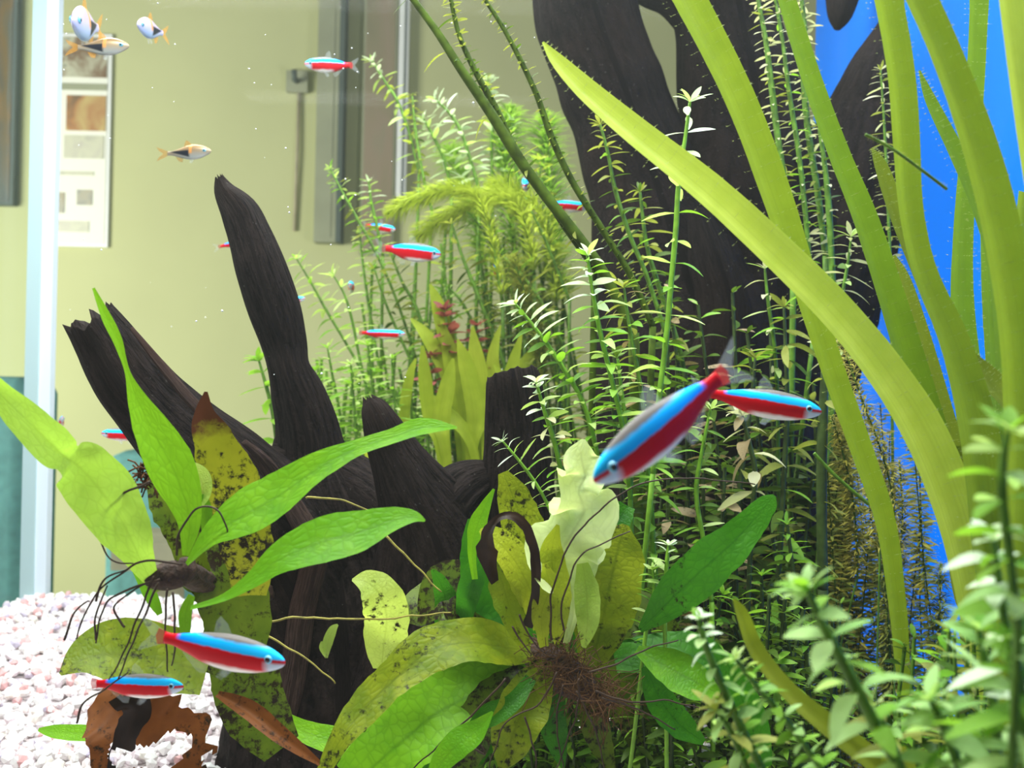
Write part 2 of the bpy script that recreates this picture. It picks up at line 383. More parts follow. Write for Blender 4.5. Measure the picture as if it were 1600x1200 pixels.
def ico(seed):
    rr = random.Random(seed); t = (1+5**.5)/2
    v = [(-1,t,0),(1,t,0),(-1,-t,0),(1,-t,0),(0,-1,t),(0,1,t),(0,-1,-t),(0,1,-t),(t,0,-1),(t,0,1),(-t,0,-1),(-t,0,1)]
    f = [(0,11,5),(0,5,1),(0,1,7),(0,7,10),(0,10,11),(1,5,9),(5,11,4),(11,10,2),(10,7,6),(7,1,8),(3,9,4),(3,4,2),(3,2,6),(3,6,8),(3,8,9),(4,9,5),(2,4,11),(6,2,10),(8,6,7),(9,8,1)]
    v = [Vector(p).normalized()*(0.85+0.3*rr.random()) for p in v]
    return v, f
ICO = [ico(s) for s in range(6)]
peb_me = []
for s in range(6):
    me = bpy.data.meshes.new('pebble'); me.from_pydata([tuple(p) for p in ICO[s][0]], [], ICO[s][1]); me.materials.append(M['pebble']); me.update(); peb_me.append(me)
rp = random.Random(5)
spots = []
for k in range(9000):
    left = rp.random() < 0.62
    x = rp.uniform(LEFT+0.006, -0.10) if left else rp.uniform(-0.10, RIGHT-0.006)
    y = BACK-0.006 - (BACK-0.40)*(rp.random()**1.2)
    if not left and y < 0.5: continue
    spots.append((x, y))
def seen(x, y):
    px = 800+F*x/y; py = 600+F*CAM_H/y
    return -10 < px < 360 and py < 1210 and not (px > 250 and py > 1000)
vis = sorted([s for s in spots if seen(*s)], key=lambda s: s[1])
single = set(vis[:296])
pb = MB()
def prm():
    a = rp.uniform(0.0026, 0.0046)
    R = Matrix.Rotation(rp.uniform(0,2*PI),3,'Z') @ Matrix.Rotation(rp.uniform(-.5,.5),3,'X') @ Matrix.Rotation(rp.uniform(0,6),3,'Y')
    return a, R, (rp.uniform(.8,1.25), rp.uniform(.8,1.2), rp.uniform(.6,.9))
for (x, y) in spots:
    a, R, sc = prm(); z = gz(x, y) + a*0.45 + rp.random()*0.004
    S = Matrix.Diagonal(Vector(sc)*a)
    if (x, y) in single:
        o = bpy.data.objects.new('pebble', rp.choice(peb_me)); link(o, gravel)
        mm = (R @ S).to_4x4(); mm.translation = (x, y, z); o.matrix_basis = mm
    else:
        v, f = rp.choice(ICO); A = R @ S
        pb.add([A @ p + Vector((x, y, z)) for p in v], f)
o = pb.build('loose_gravel', M['pebble'], gravel, smooth=False); o['kind'] = 'stuff'

# the water, faintly milky
def water_mat():
    mt, nt, out = new_mat('tank_water')
    v = N(nt, 'ShaderNodeVolumeScatter', i_Density=0.022, i_Anisotropy=0.35); v.inputs['Color'].default_value = (0.95, 1.0, 0.97, 1)
    nt.links.new(v.outputs[0], out.inputs['Volume']); return mt
b = MB(); b.box((LEFT+0.0005, -0.03, 0.0), (RIGHT-0.0005, BACK-0.0005, 0.64)); wt = b.build('water', water_mat(), None, None, False); tag(wt, 'clear slightly milky water filling the aquarium', None, None, 'structure')

# ------------------------------------------------------------------ room behind the tank
RW = 2.9
def rbox(name, lo, hi, mat, kind='structure', parent=None, off=None):
    b = MB(); b.box(lo, hi); o = b.build(name, mat, parent, off, False)
    if kind: o['kind'] = kind
    return o
rbox('wall_back', (-3, RW, -0.95), (3, RW+0.08, 1.7), M['wall'])
rbox('floor', (-3, -0.6, -1.0), (3, RW, -0.95), M['floor'])
stand = rbox('aquarium_stand', (LEFT-0.02, 0.03, -0.95), (RIGHT+0.02, BACK+0.03, -0.0465), M['darkgrey'], None)
tag(stand, 'dark cabinet that carries the glass aquarium', 'cabinet')

def wall_panel(name, x0, y0, x1, y1, thick, face, frame, label, cat, fw=0.012, d=RW):
    """a framed flat thing hung on the far wall: pixel corners at the wall's distance"""
    a = P(x0, y0, d); b = P(x1, y1, d)
    c = (a+b)/2; w = (x1-x0)/F*d/2; h = (y1-y0)/F*d/2
    r = empty(name, (c.x, d, c.z), label, cat)
    q = MB(); q.box((-w, -thick, -h), (w, -0.002, h)); q.build('frame', frame, r, smooth=False)
    q = MB(); q.box((-w+fw, -thick-0.002, -h+fw), (w-fw, -thick+0.001, h-fw)); q.build('picture', face, r, smooth=False)
    return r, w, h
# notice board with photographs
nb, w, h = wall_panel('poster', 72, 55, 174, 386, 0.012, M['white'], M['white_frame'], 'white poster with small photographs hanging on the beige wall', 'poster', 0.008)
def on_poster(x0, y0, x1, y1, mat, name):
    a = P(x0, y0, RW); b = P(x1, y1, RW); l = nb.location
    q = MB(); q.box((a.x-l.x, -0.0165, b.z-l.z), (b.x-l.x, -0.0135, a.z-l.z)); return q.build(name, mat, nb, smooth=False)
on_poster(97, 60, 170, 124, M['photo_a'], 'photograph')
on_poster(97, 132, 170, 144, M['grey'], 'printed_bar')
on_poster(108, 151, 168, 207, M['photo_b'], 'photograph')
on_poster(104, 213, 165, 250, M['photo_c'], 'photograph')
on_poster(98, 269, 150, 276, M['photo_c'], 'printed_bar')
on_poster(88, 302, 104, 334, M['photo_d'], 'photograph')
on_poster(124, 298, 147, 322, M['photo_d'], 'photograph')
on_poster(92, 346, 142, 364, M['photo_c'], 'printed_bar')
wall_panel('painting', -90, -60, 32, 322, 0.03, M['pic_dark'], M['darkgrey'], 'dark painting on the wall seen through the side pane', 'picture', 0.01)
# tall grey panel and brown painting in white frame
wp, w, h = wall_panel('wall_panel', 500, -60, 534, 382, 0.05, M['grey'], M['grey'], 'narrow tall grey panel with dark edge on the wall', 'panel', 0.014)
q = MB(); q.box((w, -0.055, -h), (w+0.014, 0, h)); q.build('side_edge', M['darkgrey'], wp, smooth=False)
pr, w, h = wall_panel('tall_painting', 568, -60, 620, 400, 0.02, M['pic_brown'], M['grey'], 'tall brownish painting beside the white strip', 'picture', 0.006)
ws, w, h = wall_panel('white_rail', 624, -60, 639, 310, 0.03, M['white_frame'], M['white_frame'], 'slim white upright strip with a dark groove beside painting', 'rail', 0.006)
q = MB(); q.box((0.002, -0.034, -h), (0.006, -0.031, h)); q.build('groove', M['darkgrey'], ws, smooth=False)
# coat hook with cable
hk = empty('wall_hook', P(466, 130, RW), 'small grey wall hook with thin cable hanging below', 'hook')
q = MB(); q.box((-0.03,-0.02,-0.03),(0.03,0,0.03)); q.build('plate', M['grey'], hk, smooth=False)
q = MB(); tube(q, [(0,-0.02,0),(0,-0.05,-0.005),(0,-0.06,0.02)], 0.008); q.build('hook', M['darkgrey'], hk)
q = MB(); tube(q, [(0.005,-0.009,-0.03),(0.004,-0.012,-0.2),(0.0,-0.008,-0.42)], 0.005); q.build('cable', M['tan'], hk)
# teal armchair behind the tank
def rounded(mb, lo, hi, r=0.03, k=4):
    """box with rounded vertical edges and a softened top"""
    x0,y0,z0 = lo; x1,y1,z1 = hi
    rings = [(z0,0),(z1-r,0),(z1-r*0.3,r*0.3),(z1,r)]
    v = []; n = 4*k
    for z, ins in rings:
        for cx, cy, a0 in ((x1-r,y1-r,0),(x0+r,y1-r,PI/2),(x0+r,y0+r,PI),(x1-r,y0+r,1.5*PI)):
            for j in range(k):
                a = a0 + PI/2*j/(k-1); rr = max(r-ins, 0.001); v.append((cx+rr*math.cos(a), cy+rr*math.sin(a), z))
    f = [(i*n+j, i*n+(j+1)%n, (i+1)*n+(j+1)%n, (i+1)*n+j) for i in range(len(rings)-1) for j in range(n)]
    f.append(tuple((len(rings)-1)*n+j for j in range(n))); f.append(tuple(range(n-1,-1,-1)))
    mb.add(v, f)
def armchair(px0, px1, pt, d, label):
    a = P(px0, pt, d); b = P(px1, pt, d); w = b.x-a.x; zt = a.z + 0.95
    r = empty('armchair', ((a.x+b.x)/2, d+0.12, -0.95), label, 'armchair', 'teal armchairs behind the tank')
    q = MB(); rounded(q, (-w/2, -0.12, 0.1), (w/2, 0.02, zt)); q.build('backrest', M['teal'], r)
    q = MB(); rounded(q, (-w/2, 0.0, 0.1), (w/2, 0.42, 0.45)); q.build('seat', M['teal'], r)
    for s in (-1, 1):
        for yy in (-0.08, 0.36):
            q = MB(); q.box((s*(w/2-0.05)-0.02, yy, 0), (s*(w/2-0.05)+0.02, yy+0.04, 0.11)); q.build('leg', M['tan'], r, smooth=False)
armchair(-140, 44, 585, 1.75, 'teal armchair seen through the side pane beyond the corner')
armchair(160, 420, 705, 1.75, 'low teal armchair behind the fern and driftwood')
sd = empty('side_table', P(245, 832, 1.55), 'tan table edge in front of the low teal armchair', 'table')
q = MB(); q.box((-0.03,-0.1,-0.04),(0.15,0.05,0)); q.build('table_top', M['tan'], sd, smooth=False)
q = MB(); q.box((0.01,-0.06,-0.9),(0.05,-0.02,-0.04)); q.build('leg', M['tan'], sd, smooth=False)

# ------------------------------------------------------------------ driftwood
def loft(pts, d, seed, amp=0.10, k=40, step=0.004, flat=0.9, ragged=0.0, tip='round', name='branch', mat=None, parent=None, off=None):
    """pts: (px, py, width px[, depth]) down the middle of a limb; ridged along the grain"""
    rows = []
    for p in pts:
        dd = p[3] if len(p) > 3 else d
        c = P(p[0], p[1], dd); rows.append((c.x, c.y, c.z, p[2]/2*dd/F))
    L = sum((Vector(rows[i+1][:3])-Vector(rows[i][:3])).length for i in range(len(rows)-1))
    n = max(12, min(150, int(L/step)))
    s = spline(rows, n); c = [Vector(q[:3]) for q in s]; T = tangents(c); T[0] = T[1].copy() if len(T)>1 else T[0]
    A = Vector((0,-1,0)); v = []; uv = []; f = []
    acc = 0
    for i in range(n):
        if i: acc += (c[i]-c[i-1]).length
        A = (A - T[i]*A.dot(T[i])).normalized(); B = T[i].cross(A); r = max(s[i][3], 0.0006)
        for j in range(k):
            a = 2*PI*j/k
            q = Vector((math.cos(a)*2.6, math.sin(a)*2.6, acc*9 + seed*7.7))
            g = 1-2*abs(noise.noise(q)); q2 = Vector((math.cos(a)*6, math.sin(a)*6, acc*16+seed))
            rr = r*(1 + amp*(g-0.4) + amp*0.55*noise.noise(q2) + 0.05*noise.noise(c[i]*45))
            pnt = c[i] + A*(math.cos(a)*rr*flat) + B*(math.sin(a)*rr)
            if ragged and i < 5:
                jag = noise.noise(Vector((math.cos(a)*3.3+seed, math.sin(a)*3.3, 0.5))) + 0.6*noise.noise(Vector((math.cos(a)*9, math.sin(a)*9, seed)))
                pnt = pnt - T[i]*(ragged*jag*(1-i/5))
            v.append(pnt); uv.append((acc*12, j/k))
    for i in range(n-1):
        for j in range(k):
            f.append((i*k+j, i*k+(j+1)%k, (i+1)*k+(j+1)%k, (i+1)*k+j))
    m0 = len(v)
    v.append(c[0] + T[0]*(0.010 if ragged else -0.0)); uv.append((0, .5)); v.append(c[-1]); uv.append((acc*12,.5))
    for j in range(k):
        f.append((m0, (j+1)%k, j)); f.append((m0+1, (n-1)*k+j, (n-1)*k+(j+1)%k))
    return mk(name, v, f, mat or M['wood'], parent, uv, True, off)

base = P(520, 1150, 0.58); base.z = 0
dw = empty('driftwood', base, 'black forked driftwood rising out of the gravel under the ferns', 'driftwood')
D = 0.52
loft([(140,497,78,.47),(165,535,92,.475),(200,590,108,.48),(262,660,122,.49),(330,725,150,.50),(390,790,190,.52),(440,870,230,.54),(480,960,250,.56),(500,1080,280,.58),(500,1250,330,.6)], D, 1, 0.11, 48, 0.0035, ragged=0.005, name='branch', parent=dw, off=base)
loft([(343,278,12,.52),(352,300,36,.52),(375,332,62,.52),(392,372,70,.52),(408,420,78,.52),(428,480,80,.525),(444,535,70,.53),(452,575,64,.53),(466,615,84,.535),(480,665,96,.54),(487,715,112,.545),(500,780,170,.55),(520,860,220,.56)], D, 2, 0.08, 44, 0.0035, ragged=0.003, name='branch', parent=dw, off=base)
loft([(576,622,14,.50),(582,634,38,.50),(594,660,56,.50),(612,700,74,.505),(640,752,108,.51),(672,815,160,.52),(690,890,230,.535),(690,990,300,.55),(670,1120,320,.57),(660,1260,340,.58)], D, 3, 0.10, 48, 0.0035, ragged=0.003, name='branch', parent=dw, off=base)
loft([(800,586,76,.52),(802,600,84,.52),(806,660,96,.525),(808,740,110,.53),(806,840,140,.54),(800,960,180,.555),(790,1120,220,.57),(780,1260,240,.58)], D, 4, 0.09, 44, 0.004, ragged=0.004, name='stump', parent=dw, off=base)
loft([(420,720,70,.54),(480,735,90,.545),(540,765,110,.55),(590,812,120,.55),(620,880,140,.55),(640,960,180,.56)], D, 5, 0.22, 48, 0.003, name='knot', parent=dw, off=base)
loft([(765,745,50,.53),(735,758,70,.525),(705,785,90,.52),(690,830,110,.53),(690,900,130,.54)], D, 6, 0.25, 48, 0.003, name='knot', parent=dw, off=base)
loft([(520,800,200,.57),(540,900,330,.575),(545,1000,330,.58),(550,1120,330,.585),(540,1260,380,.59)], D, 7, 0.08, 48, 0.005, name='trunk', parent=dw, off=base)
# raised bark ridges on the fork; front light put into their lighter brown
M['wood_ridge_lit'] = wood_mat('bark_ridge', (0.025,0.016,0.014), (0.12,0.075,0.062), (0.10,0.05,0.035))
loft([(380,690,10,.474),(410,720,22,.48),(440,765,28,.494),(470,815,34,.498),(490,850,38,.501),(488,890,40,.506),(470,960,38,.514),(462,1020,40,.519),(450,1090,40,.524),(445,1140,20,.528)], D, 8, 0.25, 24, 0.004, flat=0.5, name='bark_ridge', mat=M['wood_ridge_lit'], parent=dw, off=base)
loft([(205,512,6,.455),(250,568,14,.456),(300,628,18,.458),(350,678,16,.464),(390,715,10,.472)], D, 9, 0.25, 20, 0.004, flat=0.6, name='bark_ridge', mat=M['wood_ridge_lit'], parent=dw, off=base)

base2 = P(1110, 900, 0.80); base2.z = 0
dw2 = empty('driftwood', base2, 'tall black driftwood trunks reaching up behind the stem plants', 'driftwood')
E = 0.72
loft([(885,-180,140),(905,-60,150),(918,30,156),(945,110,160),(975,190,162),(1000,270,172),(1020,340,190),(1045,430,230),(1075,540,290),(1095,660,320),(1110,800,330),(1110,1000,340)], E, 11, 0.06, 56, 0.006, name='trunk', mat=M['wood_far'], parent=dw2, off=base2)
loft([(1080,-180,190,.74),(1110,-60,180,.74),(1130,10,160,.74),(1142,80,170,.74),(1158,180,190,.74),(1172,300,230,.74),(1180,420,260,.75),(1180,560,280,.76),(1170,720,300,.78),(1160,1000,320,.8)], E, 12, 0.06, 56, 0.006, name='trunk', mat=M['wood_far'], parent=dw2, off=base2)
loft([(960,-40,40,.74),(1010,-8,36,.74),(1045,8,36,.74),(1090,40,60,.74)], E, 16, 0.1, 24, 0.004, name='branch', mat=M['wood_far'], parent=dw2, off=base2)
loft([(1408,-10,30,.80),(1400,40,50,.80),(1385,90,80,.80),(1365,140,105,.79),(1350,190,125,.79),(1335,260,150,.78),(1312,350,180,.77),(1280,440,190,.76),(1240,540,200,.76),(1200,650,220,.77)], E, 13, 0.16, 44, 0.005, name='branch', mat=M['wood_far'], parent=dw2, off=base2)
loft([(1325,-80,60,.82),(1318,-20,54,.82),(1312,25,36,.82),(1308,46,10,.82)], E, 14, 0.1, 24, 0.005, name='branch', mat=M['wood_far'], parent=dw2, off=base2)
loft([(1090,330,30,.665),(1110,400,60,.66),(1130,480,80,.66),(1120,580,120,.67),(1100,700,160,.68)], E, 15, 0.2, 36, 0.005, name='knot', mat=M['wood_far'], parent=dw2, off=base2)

# ------------------------------------------------------------------ leaves and plants
def ribbon(mb, pts, d, face=(0,-0.75,0.66), fold=0.12, ruffle=0.0, n=None, seed=0, rows=3, edge=0.05, comp=True, twist=0.0, holes=0.0):
    """a leaf blade through pixel points (px, py, width px[, depth])"""
    q = []
    for p in pts:
        dd = p[3] if len(p) > 3 else d
        c = P(p[0], p[1], dd); q.append((c.x, c.y, c.z, p[2]*dd/F))
    if n is None: n = 10*len(pts)//2 + 6
    s = spline(q, n); c = [Vector(a[:3]) for a in s]; T = tangents(c)
    Fv = Vector(face).normalized(); v = []; uv = []; f = []
    m = 2*rows+1; acc = 0; ph = seed*1.7; lastS = None
    for i in range(n):
        if i: acc += (c[i]-c[i-1]).length
        S = T[i].cross(Fv)
        if S.length < 0.25 and lastS is not None: S = lastS - T[i]*lastS.dot(T[i])
        S.normalize()
        if lastS is not None and S.dot(lastS) < 0: S = -S
        if lastS is not None: S = (S + lastS*0.6); S = (S - T[i]*S.dot(T[i])).normalized()
        lastS = S.copy()
        if twist: S = Quaternion(T[i], twist*(i/(n-1)-0.5)) @ S
        Nn = S.cross(T[i])
        if Nn.dot(Fv) < 0: Nn = -Nn
        w = max(s[i][3], 0.0)*0.5
        if comp:
            t2 = Vector((T[i].x, 0, T[i].z)); 
            if t2.length > 0.05:
                t2.normalize(); pr = abs(S.x*(-t2.z)+S.z*t2.x); w /= max(pr, 0.62)
        for j in range(m):
            t = (j-rows)/rows
            wv = w*(1 + edge*noise.noise(Vector((acc*260, t*0.3+5*(1 if t>0 else 0), seed*3.3))))
            lift = fold*abs(t)*w + ruffle*w*abs(t)*math.sin(acc*170+ph+(1.3 if t>0 else 0)) + ruffle*0.6*w*noise.noise(Vector((acc*90, t*1.2, seed)))
            p = c[i] + S*(t*wv) + Nn*lift
            v.append(p); uv.append((i/(n-1), (j/(m-1))))
    for i in range(n-1):
        for j in range(m-1):
            a = i*m+j
            if holes and noise.noise((v[a]+v[a+m+1])*46) > 0.5-holes: continue
            f.append((a, a+1, a+m+1, a+m))
    mb.add(v, f, uv)

def leaf(parent, base, pts, d, mat, name='leaf', label=None, **kw):
    b = MB(); ribbon(b, pts, d, **kw); o = b.build(name, M[mat], parent, base)
    if label: o['label'] = label
    return o

def wire(parent, base, pts, d, wpx, mat, name='root', n=None, k=5):
    q = []
    for p in pts:
        dd = p[2] if len(p) > 2 else d
        q.append(tuple(P(p[0], p[1], dd)))
    n = n or 6*len(pts)
    c = [Vector(a) for a in spline(q, n)]
    for i in range(1, n-1):
        c[i] += Vector((noise.noise(c[i]*160), 0, noise.noise(c[i]*160+Vector((9,9,9)))))*0.0007
    r = [wpx/2*d/F*(1-0.45*i/n) for i in range(n)]
    b = MB(); tube(b, c, r, k); return b.build(name, M[mat], parent, base)

def blob(parent, base, pts, d, mat, name, seed=1):
    o = loft(pts, d, seed, 0.25, 20, 0.002, name=name, mat=M[mat], parent=parent, off=base); return o

UP = (0,-0.55,0.83); FR = (0,-0.9,0.43)
# ---- fern on the tip of the fork
fb = P(285, 890, 0.34)
fern = empty('java_fern', fb, 'bright green fern with long roots tied to the forked driftwood', 'fern')
blob(fern, fb, [(230,905,26),(260,900,44),(288,892,40),(292,872,22)], .34, 'rhizome', 'rhizome', 2)
wood_hold = loft([(285,890,34,.345),(310,905,40,.37),(345,920,44,.42),(385,925,40,.47),(420,925,30,.52)], .4, 21, .2, 18, .004, name='rhizome', mat=M['rhizome'], parent=fern, off=fb)
leaf(fern, fb, [(290,868,10),(296,810,40),(272,735,70),(240,675,56),(214,622,28),(199,580,8),(184,532,14),(167,497,15),(146,450,4)], .335, 'fern', face=FR, seed=1, fold=.2, ruffle=.05, n=40)
leaf(fern, fb, [(246,925,12,.34),(222,880,40,.335),(196,825,76,.33),(160,770,92,.325),(122,728,82,.322),(104,716,40,.32),(88,702,54,.317),(50,664,52,.31),(6,622,38,.305),(-50,560,20,.3)], .32, 'fern_mid', seed=2, fold=.16, ruffle=.2, n=60, rows=5, face=(0,-.9,.45), label='pale quilted leaf with nibbled edge')
leaf(fern, fb, [(292,882,6),(330,838,34),(385,803,68),(440,772,66),(500,730,44),(560,700,26),(610,684,24),(660,668,26),(714,668,3)], .33, 'fern', seed=3, fold=.18, ruffle=.06, n=40)
leaf(fern, fb, [(298,950,6),(350,934,11),(396,905,26),(440,872,48),(500,848,64),(560,832,60),(610,814,38),(645,808,18),(664,814,3)], .32, 'fern', seed=4, fold=.15, ruffle=.05, n=40)
leaf(fern, fb, [(392,930,50,.365),(384,850,84,.36),(362,770,92,.36),(340,705,74,.36),(322,655,40,.36),(322,612,5,.36)], .36, 'fern_rot', seed=5, ruffle=.12, face=FR, edge=.15, label='rotting yellow leaf with brown tip')
leaf(fern, fb, [(310,900,40,.37),(285,830,56,.37),(258,780,50,.37),(230,752,8,.37)], .37, 'fern_moss', seed=6, ruffle=.15, face=FR, edge=.2)
leaf(fern, fb, [(300,880,70,.38),(350,900,110,.38),(372,980,100,.38),(352,1060,70,.38)], .38, 'fern_moss', seed=7, ruffle=.15, face=FR, edge=.12, label='dark mossy leaf covered in algae')
leaf(fern, fb, [(322,1050,60,.37),(250,1030,84,.365),(180,1022,80,.36),(130,1030,56,.355),(94,1054,6,.35)], .36, 'fern_old', seed=8, ruffle=.1, label='olive leaf with browned ends')
leaf(fern, fb, [(350,1000,60,.40),(380,1050,100,.40),(400,1110,100,.40),(440,1170,60,.40)], .40, 'fern_moss', seed=9, ruffle=.1, face=FR)
leaf(fern, fb, [(150,1090,40,.385),(180,1110,100,.38),(215,1150,150,.375),(260,1200,150,.37),(290,1260,110,.37)], .38, 'dead', seed=10, ruffle=.2, holes=.24, n=60, rows=16, face=FR, edge=.35, label='brown dead leaf with ragged holes')
leaf(fern, fb, [(200,1078,60,.37),(215,1110,50,.37),(190,1170,36,.37),(185,1230,30,.37)], .37, 'dead_dark', seed=11, ruffle=.2, holes=.2, n=40, rows=8, face=FR, edge=.3)
leaf(fern, fb, [(340,1085,8,.37),(390,1112,24,.365),(440,1152,22,.36),(500,1194,6,.36)], .36, 'dead', seed=12, fold=.6, label='curled brown leaf')
leaf(fern, fb, [(60,1140,4,.44),(85,1143,16,.44),(130,1146,20,.44),(200,1150,16,.44)], .44, 'fern', seed=13)
leaf(fern, fb, [(430,1110,10,.43),(470,1140,26,.43),(530,1160,34,.43),(600,1175,30,.43),(650,1200,20,.43)], .43, 'fern', seed=14)
leaf(fern, fb, [(300,800,8,.35),(318,775,22,.35),(312,745,30,.35),(296,722,6,.35)], .35, 'fern_pale', seed=15)
leaf(fern, fb, [(320,830,10,.35),(322,800,20,.35),(318,772,6,.35)], .35, 'fern', seed=16)
leaf(fern, fb, [(290,990,14),(290,960,22),(300,930,12)], .33, 'fern', seed=17)
leaf(fern, fb, [(250,960,8,.35),(235,930,18,.35),(205,880,6,.35)], .35, 'fern', seed=18)
for pts in ([(285,882),(230,876),(190,896),(155,925),(126,975),(118,998)], [(250,905),(180,930),(160,960),(150,1005)], [(240,900),(222,950),(196,1015),(170,1062)],
            [(248,910),(225,965),(205,1010),(184,1062)], [(235,752),(190,772),(150,800),(152,830),(172,872),(210,882)], [(276,868),(280,832),(308,795),(340,797),(356,825),(352,846)],
            [(262,920),(258,980),(262,1050)], [(270,925),(275,1000),(268,1040)], [(150,940),(165,905),(200,890)], [(100,1000),(115,960),(140,940)], [(195,980),(180,945),(240,905)], [(150,1000),(152,960),(168,915)],
            [(120,1130),(130,1100),(160,1080),(200,1050)]):
    wire(fern, fb, pts, .328, 4.2, 'root')
for pts in ([(400,985),(440,1005),(480,1030),(524,1068)], [(405,972),(470,965),(560,968),(650,962),(705,957)], [(478,778),(530,780),(582,800)], [(604,838),(640,875),(690,925)], [(300,925),(370,915),(400,870)]):
    wire(fern, fb, pts, .40, 4.0, 'root_yellow')
b = MB(); rr = random.Random(3)
for i in range(60):
    c = P(232+rr.gauss(0,12), 745+rr.gauss(0,9), .345); e = c + Vector((rr.gauss(0,1),rr.gauss(0,1),rr.gauss(0,1))).normalized()*.006
    tube(b, [c, (c+e)/2+Vector((0,0,.001)), e], .0003, 4)
o = b.build('algae_tuft', M['dead'], fern, fb); o['kind'] = 'stuff'

# little seedling on the dark wood
sb = P(508, 1028, .512)
sl = empty('fern_seedling', sb, 'tiny pale seedling sprouting from the black wood', 'seedling')
leaf(sl, sb, [(510,1028,4),(512,1005,16),(520,985,14),(528,976,3)], .508, 'fern_pale', seed=1)
leaf(sl, sb, [(510,1028,3),(504,1012,10),(503,1002,3)], .508, 'fern_pale', seed=2)

